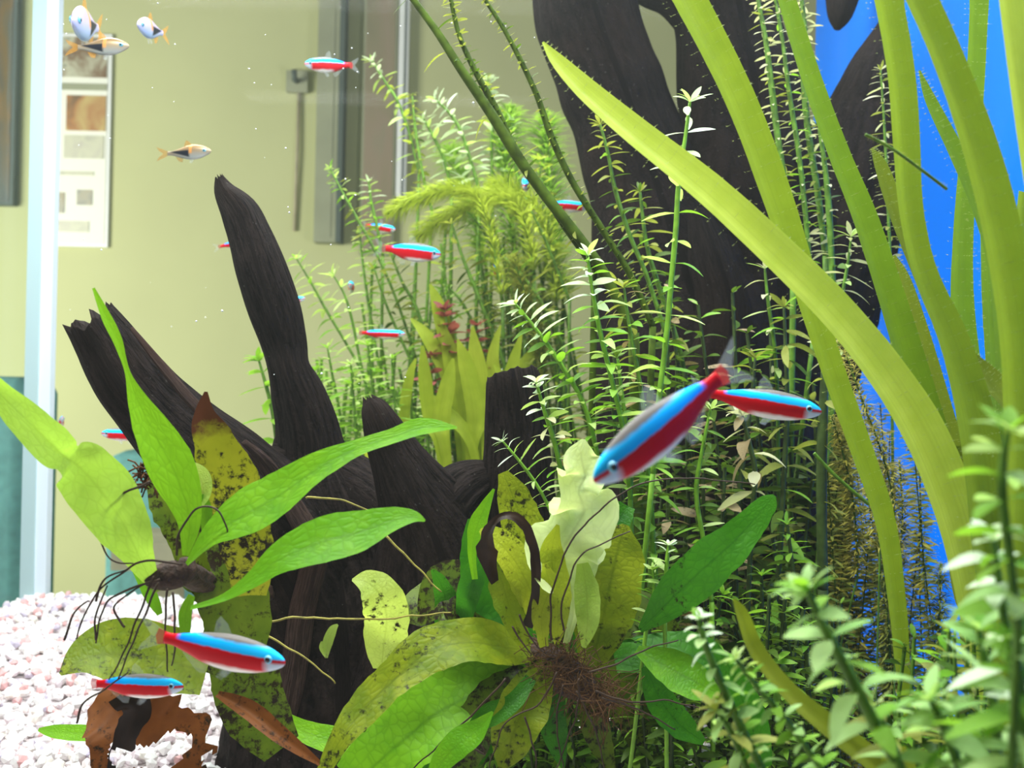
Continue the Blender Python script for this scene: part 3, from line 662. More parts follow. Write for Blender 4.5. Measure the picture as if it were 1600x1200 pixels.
# ---- large fern in the middle
cb = P(865, 1020, 0.40)
cf = empty('java_fern', cb, 'large spotted fern with many leaves around a brown root clump', 'fern')
blob(cf, cb, [(820,1010,30,.41),(850,1030,50,.40),(890,1060,56,.395),(930,1085,30,.395),(960,1100,10,.395)], .40, 'rhizome', 'rhizome', 4)
loft([(870,1045,50,.40),(850,1050,60,.43),(830,1050,56,.47),(810,1050,40,.53)], .43, 22, .2, 18, .004, name='rhizome', mat=M['rhizome'], parent=cf, off=cb)
CL = [
 ([(596,1045,30,.41),(600,1005,70,.41),(604,965,82,.405),(594,930,72,.40),(574,910,44,.40),(550,906,4,.40)], 'fern_pale', dict(ruffle=.1, face=FR, label='pale leaf standing upright before the wood')),
 ([(840,1018,24,.40),(790,1012,46,.39),(730,1004,62,.38),(670,1018,72,.375),(612,1066,60,.37),(565,1112,58,.365),(530,1160,36,.36),(495,1230,20,.36)], 'fern_old', dict(ruffle=.1, fold=.2, n=40, label='arching olive leaf with dark spots')),
 ([(850,1030,40,.42),(770,1070,90,.42),(690,1110,110,.415),(620,1165,110,.41),(550,1230,80,.41)], 'fern', dict(ruffle=.08)),
 ([(850,1040,30,.43),(780,1100,90,.43),(710,1170,100,.425),(660,1240,90,.42)], 'fern_dark', dict(ruffle=.08)),
 ([(770,1112,4,.36),(745,1142,36,.36),(712,1166,44,.36),(685,1200,30,.36),(670,1240,20,.36)], 'fern', dict(fold=.2)),
 ([(850,1030,30,.39),(830,1080,80,.385),(808,1130,90,.38),(790,1180,50,.38),(780,1200,6,.38)], 'fern_old', dict(ruffle=.1, face=FR)),
 ([(850,1020,40,.43),(790,985,90,.425),(730,955,124,.42),(690,935,90,.42),(655,975,10,.42)], 'fern_moss', dict(ruffle=.15)),
 ([(850,1010,30,.42),(800,950,90,.42),(765,900,100,.42),(745,850,60,.42),(735,810,10,.42)], 'fern_dark', dict(face=FR)),
 ([(885,1005,10,.395),(896,955,24,.39),(890,908,76,.387),(878,870,132,.384),(892,836,104,.382),(912,800,124,.38),(904,768,70,.38),(914,742,88,.38),(908,714,66,.38),(912,686,6,.38)], 'fern_overlit', dict(ruffle=.38, edge=.2, n=60, rows=5, face=(0,-.7,.7), label='pale crinkled upright leaf whitened by lamp glare')),
 ([(870,1008,8,.385),(872,960,40,.38),(866,910,56,.38),(862,860,40,.38),(872,820,6,.38)], 'fern_yellow', dict(ruffle=.12, face=FR)),
 ([(912,1012,8,.385),(918,970,40,.38),(916,920,44,.38),(910,880,20,.38)], 'fern_pale', dict(ruffle=.1, face=FR)),
 ([(855,990,30,.41),(840,920,64,.405),(826,850,76,.40),(805,785,64,.40),(786,738,18,.40)], 'fern_old', dict(ruffle=.1, face=FR, edge=.12)),
 ([(845,980,30,.39),(828,920,56,.385),(800,870,56,.385),(770,840,44,.385),(750,828,6,.385)], 'fern_yellow', dict(ruffle=.12, face=FR)),
 ([(824,980,20,.38),(836,930,16,.375),(836,870,18,.37),(822,824,18,.37),(797,806,14,.37),(772,818,18,.37),(760,860,38,.375),(774,910,16,.38)], 'dead_dark', dict(ruffle=.3, edge=.35, comp=False, label='dark rotten leaf curled into an arch')),
 ([(742,905,10,.40),(738,860,16,.40),(748,815,30,.40),(772,764,4,.40)], 'fern', dict(fold=.3, face=FR)),
 ([(925,1040,40,.42),(940,975,100,.415),(955,905,112,.41),(968,850,84,.41),(978,820,12,.41)], 'fern_old', dict(ruffle=.12, face=FR, edge=.12, label='broad mottled leaf with black specks')),
 ([(905,1020,40,.425),(925,950,60,.425),(950,850,60,.43),(980,790,30,.435)], 'fern_dark', dict(face=FR)),
 ([(1000,985,10,.39),(1045,940,60,.385),(1095,892,80,.38),(1145,848,66,.375),(1180,810,46,.375),(1200,786,34,.375),(1210,774,6,.375)], 'fern_dark', dict(fold=.12, face=FR, label='smooth deep green leaf slanting up')),
 ([(995,1015,14,.39),(1040,1040,52,.385),(1085,1065,56,.38),(1125,1085,14,.38)], 'fern', dict(fold=.2)),
 ([(960,1030,40,.42),(1030,1020,60,.42),(1100,1030,60,.42),(1160,1060,10,.42)], 'fern_dark', dict()),
 ([(910,1030,60,.43),(960,1060,80,.43),(990,1120,70,.43),(1000,1180,20,.43)], 'fern_moss', dict(face=FR)),
 ([(870,1060,30,.41),(862,1110,50,.41),(870,1160,40,.41),(880,1200,6,.41)], 'fern_dark', dict(face=FR)),
 ([(690,1000,14,.42),(700,960,50,.42),(690,915,30,.42),(675,890,6,.42)], 'fern_dark', dict(face=FR)),
 ([(1130,1020,10,.37),(1150,1070,50,.37),(1170,1120,60,.37),(1190,1200,40,.37)], 'fern_dark', dict(face=FR)),
 ([(640,1130,40,.43),(600,1180,60,.43),(560,1230,50,.43)], 'fern', dict()),
 ([(800,1040,40,.44),(740,1050,80,.44),(670,1080,70,.44),(610,1100,20,.44)], 'fern_dark', dict()),
 ([(840,1000,30,.43),(770,960,80,.43),(700,940,100,.43),(650,950,60,.43),(620,970,8,.43)], 'fern_moss', dict(ruffle=.15)),
 ([(860,1040,30,.42),(800,1080,70,.415),(740,1140,80,.41),(700,1220,60,.41)], 'fern_moss', dict(ruffle=.15)),
 ([(880,1030,40,.435),(920,980,80,.435),(985,960,90,.435),(1040,990,50,.435),(1070,1030,6,.435)], 'fern_moss', dict(ruffle=.15, face=FR)),
 ([(820,1010,20,.39),(800,960,44,.385),(786,915,50,.385),(776,880,8,.385)], 'fern_old', dict(ruffle=.2, face=FR, edge=.2)),
 ([(850,1010,16,.38),(846,960,34,.375),(858,920,40,.375),(850,880,8,.375)], 'fern_yellow', dict(ruffle=.2, face=FR, edge=.2)),
 ([(720,990,14,.42),(730,940,40,.415),(742,895,40,.41),(760,860,8,.41)], 'fern_dark', dict(face=FR)),
 ([(930,1060,30,.40),(925,1110,50,.40),(938,1160,44,.40),(960,1210,10,.40)], 'fern_moss', dict(face=FR)),
 ([(830,1060,20,.385),(800,1100,30,.38),(760,1120,34,.38),(725,1150,8,.38)], 'fern_dark', dict()),
 ([(1010,1040,20,.40),(1030,1090,50,.40),(1060,1130,50,.40),(1100,1160,10,.40)], 'fern_dark', dict(face=FR)),
]
for i, (pts, mt, kw) in enumerate(CL):
    kw.setdefault('ruffle', .12); kw['ruffle'] *= 1.35; kw.setdefault('edge', .10); kw.setdefault('n', 34)
    leaf(cf, cb, [(p[0], p[1], p[2]*.88, p[3]) for p in pts], .4, mt, seed=30+i, **kw)
rr = random.Random(11)
for pts in ([(862,1000),(862,930),(890,850),(940,795),(1000,755),(1090,748),(1180,757)], [(800,980),(815,1000),(830,1025)], [(812,960),(830,995),(850,1020)], [(880,985),(878,940),(905,870),(940,850),(985,830)],
            [(930,1080),(985,1098),(1040,1095),(1110,1110)], [(940,1090),(1000,1110),(1055,1140)], [(920,1050),(960,1040),(1010,1015),(1060,1000)], [(905,1060),(900,1120),(870,1200)], [(900,1080),(930,1140),(945,1210)],
            [(870,1050),(840,1100),(790,1130),(760,1210)], [(790,1060),(745,1110),(690,1160),(640,1210)], [(880,1070),(870,1130),(880,1200)], [(820,1120),(835,1170),(838,1200)], [(740,1170),(758,1178),(752,1165)]):
    wire(cf, cb, pts, .372, 3.6, 'root')
b = MB()
for i in range(420):
    t = rr.random(); c = P(850+t*110+rr.gauss(0,12), 1020+t*80+rr.gauss(0,16), .385+rr.uniform(-.008,.02)); 
    dv = Vector((rr.gauss(0,1), rr.gauss(0,.5), rr.gauss(-.3,1))).normalized()*rr.uniform(.006,.016)
    tube(b, [c, c+dv*.5+Vector((rr.gauss(0,.0015),0,rr.gauss(0,.0015))), c+dv], .00016, 4)
o = b.build('root_clump', M['root_hair'], cf, cb); o['kind'] = 'stuff'

# ---- tape grass
def fuzz(parent, base, pts, d, seed, mat='hair', per=5.0, L=.0010):
    rr = random.Random(seed); q = [P(p[0],p[1],p[3] if len(p)>3 else d) for p in pts]; wv = [p[2]*d/F for p in pts]
    n = int(len(pts)*34*per); s = spline([(*a, w_) for a, w_ in zip(q, wv)], 60); b = MB()
    for i in range(n):
        k = rr.randrange(1, 59); c = Vector(s[k][:3]); T = (Vector(s[k+1][:3])-Vector(s[k-1][:3])).normalized()
        S = T.cross(Vector((0,-1,0))).normalized(); sd_ = rr.choice((-1,1)); t = 1.0 if rr.random() < .6 else rr.uniform(0,1)
        p = c + S*(sd_*t*s[k][3]*.5) + Vector((0,-.0008,0)); e = p + (S*sd_*rr.uniform(.3,1)+Vector((rr.gauss(0,.3),rr.uniform(-.6,0),rr.uniform(-.2,.6))))*L*rr.uniform(.4,1.2)
        h = T*.00006
        b.add([p-h, p+h, e], [(0,1,2)])
    o = b.build('algae_fuzz', M[mat], parent, base, smooth=False); o['kind'] = 'stuff'

def tape(root_px, label, leaves):
    bs = P(*root_px); r = empty('tape_grass', bs, label, 'plant', 'tape grass clumps')
    for i, (pts, d, mt) in enumerate(leaves):
        g = P(root_px[0]+(i*13)%40-20, 600+F*(CAM_H+.004)/root_px[2], root_px[2]); dg = root_px[2]
        pts = [(*p[:3], p[3] if len(p) > 3 else d) for p in pts]
        if pts[0][1] < -30: pts.insert(0, (pts[0][0]-4*(pts[1][0]-pts[0][0]), pts[0][1]-4*(pts[1][1]-pts[0][1]), 3, d))
        pts.append((root_px[0]+(i*13)%40-20, 600+F*(CAM_H+.004)/dg, 24, dg))
        leaf(r, bs, pts, d, mt, seed=60+i+root_px[0], fold=.4, edge=.02, face=(0.25,-.95,.3), n=46, rows=2, comp=False)
        if d > .28: fuzz(r, bs, pts, d, i+root_px[0])
    return r
tape((1530,1120,.36), 'clump of yellow green tape grass whose pointed blade crosses the black trunks', [
 ([(848,66,4),(872,100,28),(920,150,44),(1000,218,54),(1100,298,62),(1200,390,68),(1300,490,70),(1380,590,76),(1440,690,84),(1490,820,84),(1520,960,74),(1535,1120,50)], .34, 'tape_bright'),
 ([(1040,-60,62),(1075,10,62),(1115,85,60),(1160,180,58),(1205,300,56),(1245,420,50),(1290,560,44),(1340,700,42),(1380,820,38),(1400,960,32),(1420,1120,26)], .365, 'tape'),
 ([(1205,-60,30),(1225,0,34),(1262,120,38),(1305,240,42),(1345,340,48),(1385,460,52),(1415,560,56),(1455,700,62),(1500,850,60),(1530,1050,50)], .385, 'tape_green'),
])
tape((1560,1120,.34), 'clump of tape grass with blades standing before the blue film', [
 ([(1370,-60,56),(1385,20,54),(1402,120,52),(1410,220,50),(1418,330,46),(1440,430,48),(1485,540,60),(1520,680,76),(1540,850,80),(1560,1100,60)], .33, 'tape'),
 ([(1400,-60,60),(1430,0,64),(1478,110,66),(1526,250,74),(1562,400,78),(1585,560,80),(1590,760,80),(1575,1000,70),(1565,1120,50)], .29, 'tape'),
 ([(1526,-60,34),(1524,40,34),(1516,180,34),(1502,340,36),(1498,480,44),(1510,640,60),(1530,800,70),(1550,1000,50)], .43, 'tape_green'),
 ([(1362,232,4),(1374,262,26),(1400,340,34),(1440,440,36),(1490,560,44),(1530,690,50),(1550,850,50),(1560,1050,40)], .375, 'tape_olive'),
 ([(1436,110,4),(1452,160,24),(1490,240,34),(1530,330,44),(1560,430,60),(1575,600,70),(1570,800,70)], .37, 'tape_green'),
 ([(1395,400,8),(1412,440,22),(1440,530,28),(1470,640,34),(1500,760,44),(1530,900,50)], .40, 'tape_olive'),
])
tape((1640,1120,.30), 'clump of pale tape grass leaning in from the edge', [
 ([(1566,-60,50),(1574,0,54),(1588,110,54),(1606,240,54),(1630,400,56),(1660,700,60),(1650,1000,60)], .27, 'tape_bright'),
 ([(1500,540,6,.34),(1540,590,40,.34),(1590,650,50,.335),(1640,740,56,.33),(1660,900,50,.32)], .33, 'tape_olive'),
 ([(1548,350,60),(1552,460,66),(1560,580,70),(1580,750,80),(1600,950,70)], .40, 'tape_green'),
 ([(1600,300,30),(1596,420,50),(1610,560,60),(1620,760,70)], .35, 'tape'),
 ([(1480,700,50),(1500,800,80),(1510,900,90),(1530,1040,80)], .38, 'tape_olive'),
])
tape((1420,1250,.27), 'thin olive tape grass blade curving over the dark gap', [
 ([(1146,936,4,.27),(1158,960,22,.27),(1180,1016,28,.27),(1230,1080,30,.265),(1300,1140,36,.26),(1370,1195,36,.26),(1420,1250,30,.26)], .27, 'tape_olive'),
])

# ---- leafy stems
LEAFMESH = {}
def unit_leaf(mt, ratio, droop, var):
    key = (mt, ratio, droop, var)
    if key in LEAFMESH: return LEAFMESH[key]
    n = 7; v = []; uv = []; f = []
    for i in range(n):
        t = i/(n-1); w = ratio*0.5*(math.sin(PI*min(1,(t*0.93+0.05)))**0.7)*(0.35+0.65*min(1,t*3.2))
        if i == n-1: w = ratio*0.05
        z = -droop*t*t + 0.12*droop*var*math.sin(3*t)
        for s in (-1,0,1):
            v.append((t, s*w, z + (0.25*w if s else 0))); uv.append((t, .5+s*.5))
    for i in range(n-1):
        for j in range(2):
            a = i*3+j; f.append((a, a+1, a+4, a+3))
    me = bpy.data.meshes.new('leaf'); me.from_pydata(v, [], f); me.update(); me.polygons.foreach_set('use_smooth', [True]*len(f))
    ul = me.uv_layers.new(name='UVMap'); vi = [0]*len(me.loops); me.loops.foreach_get('vertex_index', vi)
    fl = []
    for i in vi: fl += uv[i]
    ul.data.foreach_set('uv', fl); me.materials.append(M[mt])
    LEAFMESH[key] = (me, v, f, uv); return LEAFMESH[key]

def to_ground(mb, p, r, seed, back=.02):
    """the bare lower end of a stem, down into the gravel"""
    if p.z < 0.004: return
    rr = random.Random(seed); y = min(p.y + back*rr.uniform(.2,1), BACK-.01); x = min(max(p.x+rr.uniform(-.012,.012), LEFT+.01), RIGHT-.01)
    q = Vector((x, y, -0.004)); mid = (p+q)/2 + Vector((rr.uniform(-.004,.004), .004, 0))
    tube(mb, [Vector(a) for a in spline([tuple(p), tuple(mid), tuple(q)], 8)], r, 6)

def stem_plant(name, label, pts, d, L, ratio=.24, gap=26, mats=('st_green','st_light'), tipmat='st_light', per=2, up=0.35, droop=.25, wstem=7, stem='stem', group='leafy stems', seed=0, joined=False, bare=0.0, tuft=6, keep=1.0, spread=1.0, tip=True):
    """pts from the tip downwards; L and gap in pixels"""
    rr = random.Random(seed*31+len(label)); q = []
    for p in pts:
        dd = p[2] if len(p) > 2 else d; q.append(tuple(P(p[0],p[1],dd)))
    n = 8*len(pts); c = [Vector(a) for a in spline(q, n)]; base = c[-1]
    r = empty(name, base, label, 'plant', group)
    b = MB(); rad = wstem/2*d/F; tube(b, c, [rad*(.55+.45*min(1,i/(n*.4))) for i in range(n)], 6); to_ground(b, c[-1], rad, seed); b.build('stem', M[stem], r, base)
    T = tangents(c); acc = 0; nxt = 0.0; node = 0; jb = MB(); px = d/F
    tot = sum((c[i]-c[i-1]).length for i in range(1,n))
    def put(p, dirv, length, mt, nrm):
        me, v, f, uv = unit_leaf(mt, ratio, round(droop*rr.choice((.6,1,1.4)),2), rr.choice((-1,1)))
        X = dirv.normalized(); Z = (nrm - X*nrm.dot(X)).normalized(); Y = Z.cross(X)
        A = Matrix((X,Y,Z)).transposed()
        A = A @ Matrix.Rotation(rr.gauss(0,.35),3,'X') @ Matrix.Diagonal((length,)*3)
        if joined: jb.add([A @ Vector(a) + p for a in v], f, uv)
        else:
            o = bpy.data.objects.new('leaf', me); link(o, r); mm = A.to_4x4(); mm.translation = p-base; o.matrix_basis = mm
    if tip:
        a0 = rr.random()*6
        ax = -T[0]; s1 = ax.cross(Vector((0,1,.1))).normalized(); s2 = ax.cross(s1)
        for k in range(tuft):
            a = a0 + k*2*PI/tuft; el = rr.uniform(.4,1.7)
            put(c[0], s1*math.cos(a)*1 + s2*math.sin(a) + ax*el, L*px*rr.uniform(.35,.7), tipmat if rr.random() < .7 else mats[-1], ax)
    ang = rr.random()*PI
    for i in range(1, n):
        seg = (c[i]-c[i-1]).length
        while nxt <= acc+seg:
            u = (nxt-acc)/seg; p = c[i-1].lerp(c[i], u); t = nxt/tot
            ax = -T[i]; s1 = ax.cross(Vector((.2,1,.1))).normalized(); s2 = ax.cross(s1)
            grow = min(1, .55+nxt/(L*px*2.2))
            if t >= bare:
                for k in range(per):
                    if rr.random() > keep: continue
                    a = ang + k*2*PI/per + rr.gauss(0,.2)
                    side = s1*math.cos(a)*spread + s2*math.sin(a)
                    dv = side + ax*(up + (.7*(1-grow)) + rr.gauss(0,.12))
                    mt = rr.choice(mats) if t > .22 or not tip else (tipmat if rr.random() < .6 else rr.choice(mats))
                    put(p, dv, L*px*grow*rr.uniform(.75,1.1), mt, ax)
            ang += PI/2 if per == 2 else PI/per
            nxt += gap*px*(.55+.45*min(1,nxt/(gap*px*4)))*rr.uniform(.85,1.15); node += 1
        acc += seg
    if joined and jb.v:
        o = jb.build('foliage', M[mats[0]], r, base); o['kind'] = 'stuff'
    return r

G1 = ('st_green','st_green','st_light')
SP = stem_plant
# bare olive stems leaning from the top
SP('bare_stem','thick olive stem almost without leaves leaning against the black trunk',[(628,-24),(680,46),(720,108),(770,182),(812,250),(862,318),(905,372),(945,430),(990,520)],.52,46,.16,20,('st_dark','st_olive'),'st_olive',2,.0,.3,18,'stem_olive','bare olive stems',seed=1,keep=.32)
SP('bare_stem','second olive stem running beside the thick one and joining it',[(700,-24),(716,50),(742,110),(775,170),(805,232),(850,300),(880,350),(930,420)],.525,20,.3,11,('st_dark','st_olive'),'st_olive',4,.2,.2,11,'stem_olive','bare olive stems',seed=2,keep=.9)
SP('bare_stem','thin dark olive stem curving down behind the pointed blade',[(742,-24),(790,50),(835,140),(862,215),(895,285),(945,365),(985,430),(1020,510)],.53,16,.3,12,('st_dark','st_olive'),'st_olive',4,.2,.2,11,'stem_olive','bare olive stems',seed=3,keep=.8)
# bright stems in the middle
SP('stem_plant','tall bright stem with white tip crossing the pointed tape blade',[(1078,160),(1070,220),(1060,290),(1056,360),(1048,450),(1040,540),(1030,620),(1020,740)],.44,58,.27,40,('st_green','st_light'),'st_overlit',2,.18,.3,9,'stem_bright',seed=4)
SP('stem_plant','dense light green stem topped with a crowded rosette under the bare stems',[(918,400),(925,450),(938,520),(955,590),(975,680),(985,780)],.45,50,.31,19,G1,'st_overlit',3,.25,.3,8,'stem_bright',seed=5)
SP('stem_plant','light stem leaning towards the sword plant above the stump',[(806,476),(842,520),(880,575),(915,640),(940,740)],.45,48,.31,19,G1,'st_overlit',3,.35,.3,8,'stem_bright',seed=6)
SP('stem_plant','pale stem with long narrow leaves in front of the stump top',[(838,598),(850,640),(866,690),(880,750),(900,830)],.42,46,.31,17,('st_light','st_green','st_cream'),'st_overlit',3,.15,.3,8,'stem_bright',seed=7)
SP('stem_plant','little stem with thin spidery leaves at the edge of the stump',[(786,690),(815,725),(845,768),(870,820)],.41,40,.16,22,('st_light','st_green'),'st_overlit',3,.3,.35,6,'stem_bright',seed=8)
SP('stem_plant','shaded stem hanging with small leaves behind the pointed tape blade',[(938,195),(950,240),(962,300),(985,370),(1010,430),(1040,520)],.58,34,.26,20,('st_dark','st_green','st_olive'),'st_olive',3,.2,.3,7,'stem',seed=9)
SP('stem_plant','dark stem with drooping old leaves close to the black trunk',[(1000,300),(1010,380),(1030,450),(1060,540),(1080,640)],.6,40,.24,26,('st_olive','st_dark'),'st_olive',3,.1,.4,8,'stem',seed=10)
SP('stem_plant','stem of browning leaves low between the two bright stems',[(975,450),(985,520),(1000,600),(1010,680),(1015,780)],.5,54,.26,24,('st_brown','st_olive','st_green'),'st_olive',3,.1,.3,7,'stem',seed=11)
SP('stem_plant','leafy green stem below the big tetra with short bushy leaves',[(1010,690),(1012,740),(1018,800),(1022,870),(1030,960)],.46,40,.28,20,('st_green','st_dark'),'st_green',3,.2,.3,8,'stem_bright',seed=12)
SP('stem_plant','green stem rising under the tail of the small tetra',[(1110,640),(1098,700),(1088,770),(1100,850),(1112,940)],.45,46,.26,28,('st_green','st_light','st_dark'),'st_light',2,.2,.3,8,'stem_bright',seed=13)
SP('stem_plant','small star shaped shoot beside the deep green fern leaf',[(1044,852),(1042,880),(1038,930)],.40,40,.26,24,('st_light',),'st_overlit',2,.3,.2,7,'stem_bright',seed=14)
SP('stem_plant','pale shoot just under the star shaped one',[(1020,890),(1022,925),(1010,980)],.40,34,.26,20,('st_light','st_green'),'st_light',3,.3,.2,7,'stem_bright',seed=15)
SP('stem_plant','green stem with spread leaves half hidden by the crinkled fern leaf',[(965,560),(975,640),(985,720),(985,800),(990,880)],.47,44,.26,24,('st_green','st_dark'),'st_light',3,.2,.3,8,'stem_bright',seed=16)
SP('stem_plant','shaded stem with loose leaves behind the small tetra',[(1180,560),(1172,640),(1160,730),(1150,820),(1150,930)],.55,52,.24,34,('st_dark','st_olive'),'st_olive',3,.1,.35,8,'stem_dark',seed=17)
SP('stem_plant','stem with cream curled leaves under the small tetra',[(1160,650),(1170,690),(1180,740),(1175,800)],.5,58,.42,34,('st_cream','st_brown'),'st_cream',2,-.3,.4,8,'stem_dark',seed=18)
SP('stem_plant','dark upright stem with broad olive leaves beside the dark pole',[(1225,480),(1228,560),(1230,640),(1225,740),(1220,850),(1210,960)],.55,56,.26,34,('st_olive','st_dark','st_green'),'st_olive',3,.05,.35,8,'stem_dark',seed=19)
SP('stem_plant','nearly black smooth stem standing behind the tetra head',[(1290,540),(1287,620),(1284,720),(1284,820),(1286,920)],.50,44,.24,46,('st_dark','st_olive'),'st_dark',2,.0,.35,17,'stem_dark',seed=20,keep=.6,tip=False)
# stems on the dark trunk
SP('stem_plant','slender stem of short cream leaves left bare at its foot between two tape blades'.replace('left bare','thinning'),[(1180,-20),(1196,60),(1206,140),(1216,220),(1228,300),(1240,400)],.60,24,.24,13,('st_cream','st_olive'),'st_cream',3,.0,.2,10,'stem',seed=21)
SP('stem_plant','stem of short cream leaves running up behind the narrow tape blade',[(1206,-30),(1222,60),(1234,150),(1248,240),(1258,330),(1266,430),(1272,520)],.60,26,.24,15,('st_cream','st_green','st_olive'),'st_cream',3,.0,.2,8,'stem',seed=22)
SP('stem_plant','stem of ragged cream leaves ending high against the blue film',[(1250,-20),(1258,50),(1256,120),(1262,200),(1276,290),(1290,400)],.62,26,.26,13,('st_cream','st_olive'),'st_cream',3,.0,.2,10,'stem',seed=23)
SP('stem_plant','sparse stem on the trunk between the narrow tape blades',[(1280,200),(1290,270),(1296,340),(1300,420),(1305,520)],.6,32,.24,22,('st_cream','st_dark'),'st_cream',2,.1,.2,10,'stem',seed=24)
SP('stem_plant','stem of thin cream leaves beside the upright tape blade',[(1376,110),(1382,200),(1386,290),(1390,380),(1392,440)],.62,26,.22,16,('st_cream','st_olive'),'st_cream',3,.05,.2,5,'stem',seed=25)
SP('stem_plant','stem with layered pale leaves where the two tape blades cross',[(1330,370),(1325,410),(1318,450),(1312,500),(1310,560)],.56,46,.24,14,('st_cream','st_light'),'st_cream',2,.0,.2,6,'stem',seed=26)
SP('stem_plant','stem with few long pale leaves low on the black trunk',[(1195,420),(1200,470),(1210,540),(1215,620)],.56,46,.22,34,('st_cream','st_light'),'st_cream',2,.05,.25,6,'stem',seed=27)
# undergrowth at the bottom, its shade put into dark leaf colours
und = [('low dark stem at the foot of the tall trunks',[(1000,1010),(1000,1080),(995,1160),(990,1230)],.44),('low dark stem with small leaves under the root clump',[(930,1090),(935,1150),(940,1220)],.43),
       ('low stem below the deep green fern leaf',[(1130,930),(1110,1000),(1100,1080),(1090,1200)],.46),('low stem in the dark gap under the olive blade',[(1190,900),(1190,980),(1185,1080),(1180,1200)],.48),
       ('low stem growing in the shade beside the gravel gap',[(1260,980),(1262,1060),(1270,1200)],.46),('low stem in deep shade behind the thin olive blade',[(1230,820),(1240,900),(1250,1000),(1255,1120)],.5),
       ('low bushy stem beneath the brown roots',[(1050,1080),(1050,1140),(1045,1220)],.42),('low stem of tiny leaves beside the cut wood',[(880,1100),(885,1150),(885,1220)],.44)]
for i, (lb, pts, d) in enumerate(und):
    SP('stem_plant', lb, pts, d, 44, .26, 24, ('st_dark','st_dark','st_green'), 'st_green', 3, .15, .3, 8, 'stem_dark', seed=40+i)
# near stems at the corner
NB = dict(droop=.35, stem='stem', group='near leafy stems')
MI = ('st_mint','st_mint','st_green')
SP('stem_plant','near stem with whitish crown before the deep green fern leaf',[(1092,968),(1104,1012),(1128,1070),(1160,1140),(1205,1230)],.24,40,.48,30,MI,'st_overlit',3,.2,wstem=13,tuft=8,seed=50,**NB)
SP('stem_plant','near stem of small stubby whitish leaves next to the crowned one',[(1150,1030),(1180,1070),(1225,1122),(1275,1190),(1310,1240)],.23,36,.46,24,MI,'st_light',3,.2,wstem=11,tuft=8,seed=51,**NB)
SP('stem_plant','near bright stem with a full pale crown and long arched leaves',[(1262,925),(1290,985),(1325,1050),(1360,1118),(1400,1190),(1430,1250)],.185,92,.34,62,MI,'st_mint',3,.1,wstem=20,tuft=12,seed=52,**NB)
SP('stem_plant','blurred near stem with stacked white green leaves at the frame edge',[(1575,675),(1568,715),(1566,770),(1575,850),(1590,980)],.16,100,.40,58,MI,'st_light',3,.1,wstem=16,tuft=8,seed=53,**NB)
SP('stem_plant','blurred near stem with one whitened curled leaf',[(1552,845),(1560,900),(1568,960),(1580,1040),(1590,1150)],.17,96,.40,56,('st_mint','st_overlit','st_green'),'st_overlit',3,.0,wstem=14,seed=54,**NB)
SP('stem_plant','near stem whose long leaf points up over the gravel gap',[(1530,985),(1540,1040),(1555,1120),(1560,1220)],.185,120,.30,46,MI,'st_mint',2,.5,wstem=15,seed=55,**NB)
SP('stem_plant','near stem low at the bottom edge with broad leaves',[(1455,1095),(1480,1150),(1510,1230)],.185,120,.34,40,MI,'st_mint',3,.1,wstem=15,seed=56,**NB)
SP('stem_plant','near stem in the bottom corner with crossing green leaves',[(1585,1000),(1596,1080),(1600,1160),(1600,1240)],.165,120,.36,46,MI,'st_green',3,.2,wstem=16,seed=58,**NB)
SP('stem_plant','near stem with leaves bent over the bottom edge beside the arched one',[(1365,1105),(1395,1160),(1420,1240)],.22,90,.34,36,('st_mint','st_olive'),'st_light',2,.2,wstem=11,seed=59,**NB)
SP('stem_plant','near olive stem with yellowish drooping leaves at the bottom edge',[(1120,1110),(1150,1160),(1180,1240)],.24,80,.34,36,('st_olive','st_mint'),'st_olive',3,.0,wstem=11,seed=60,**NB)

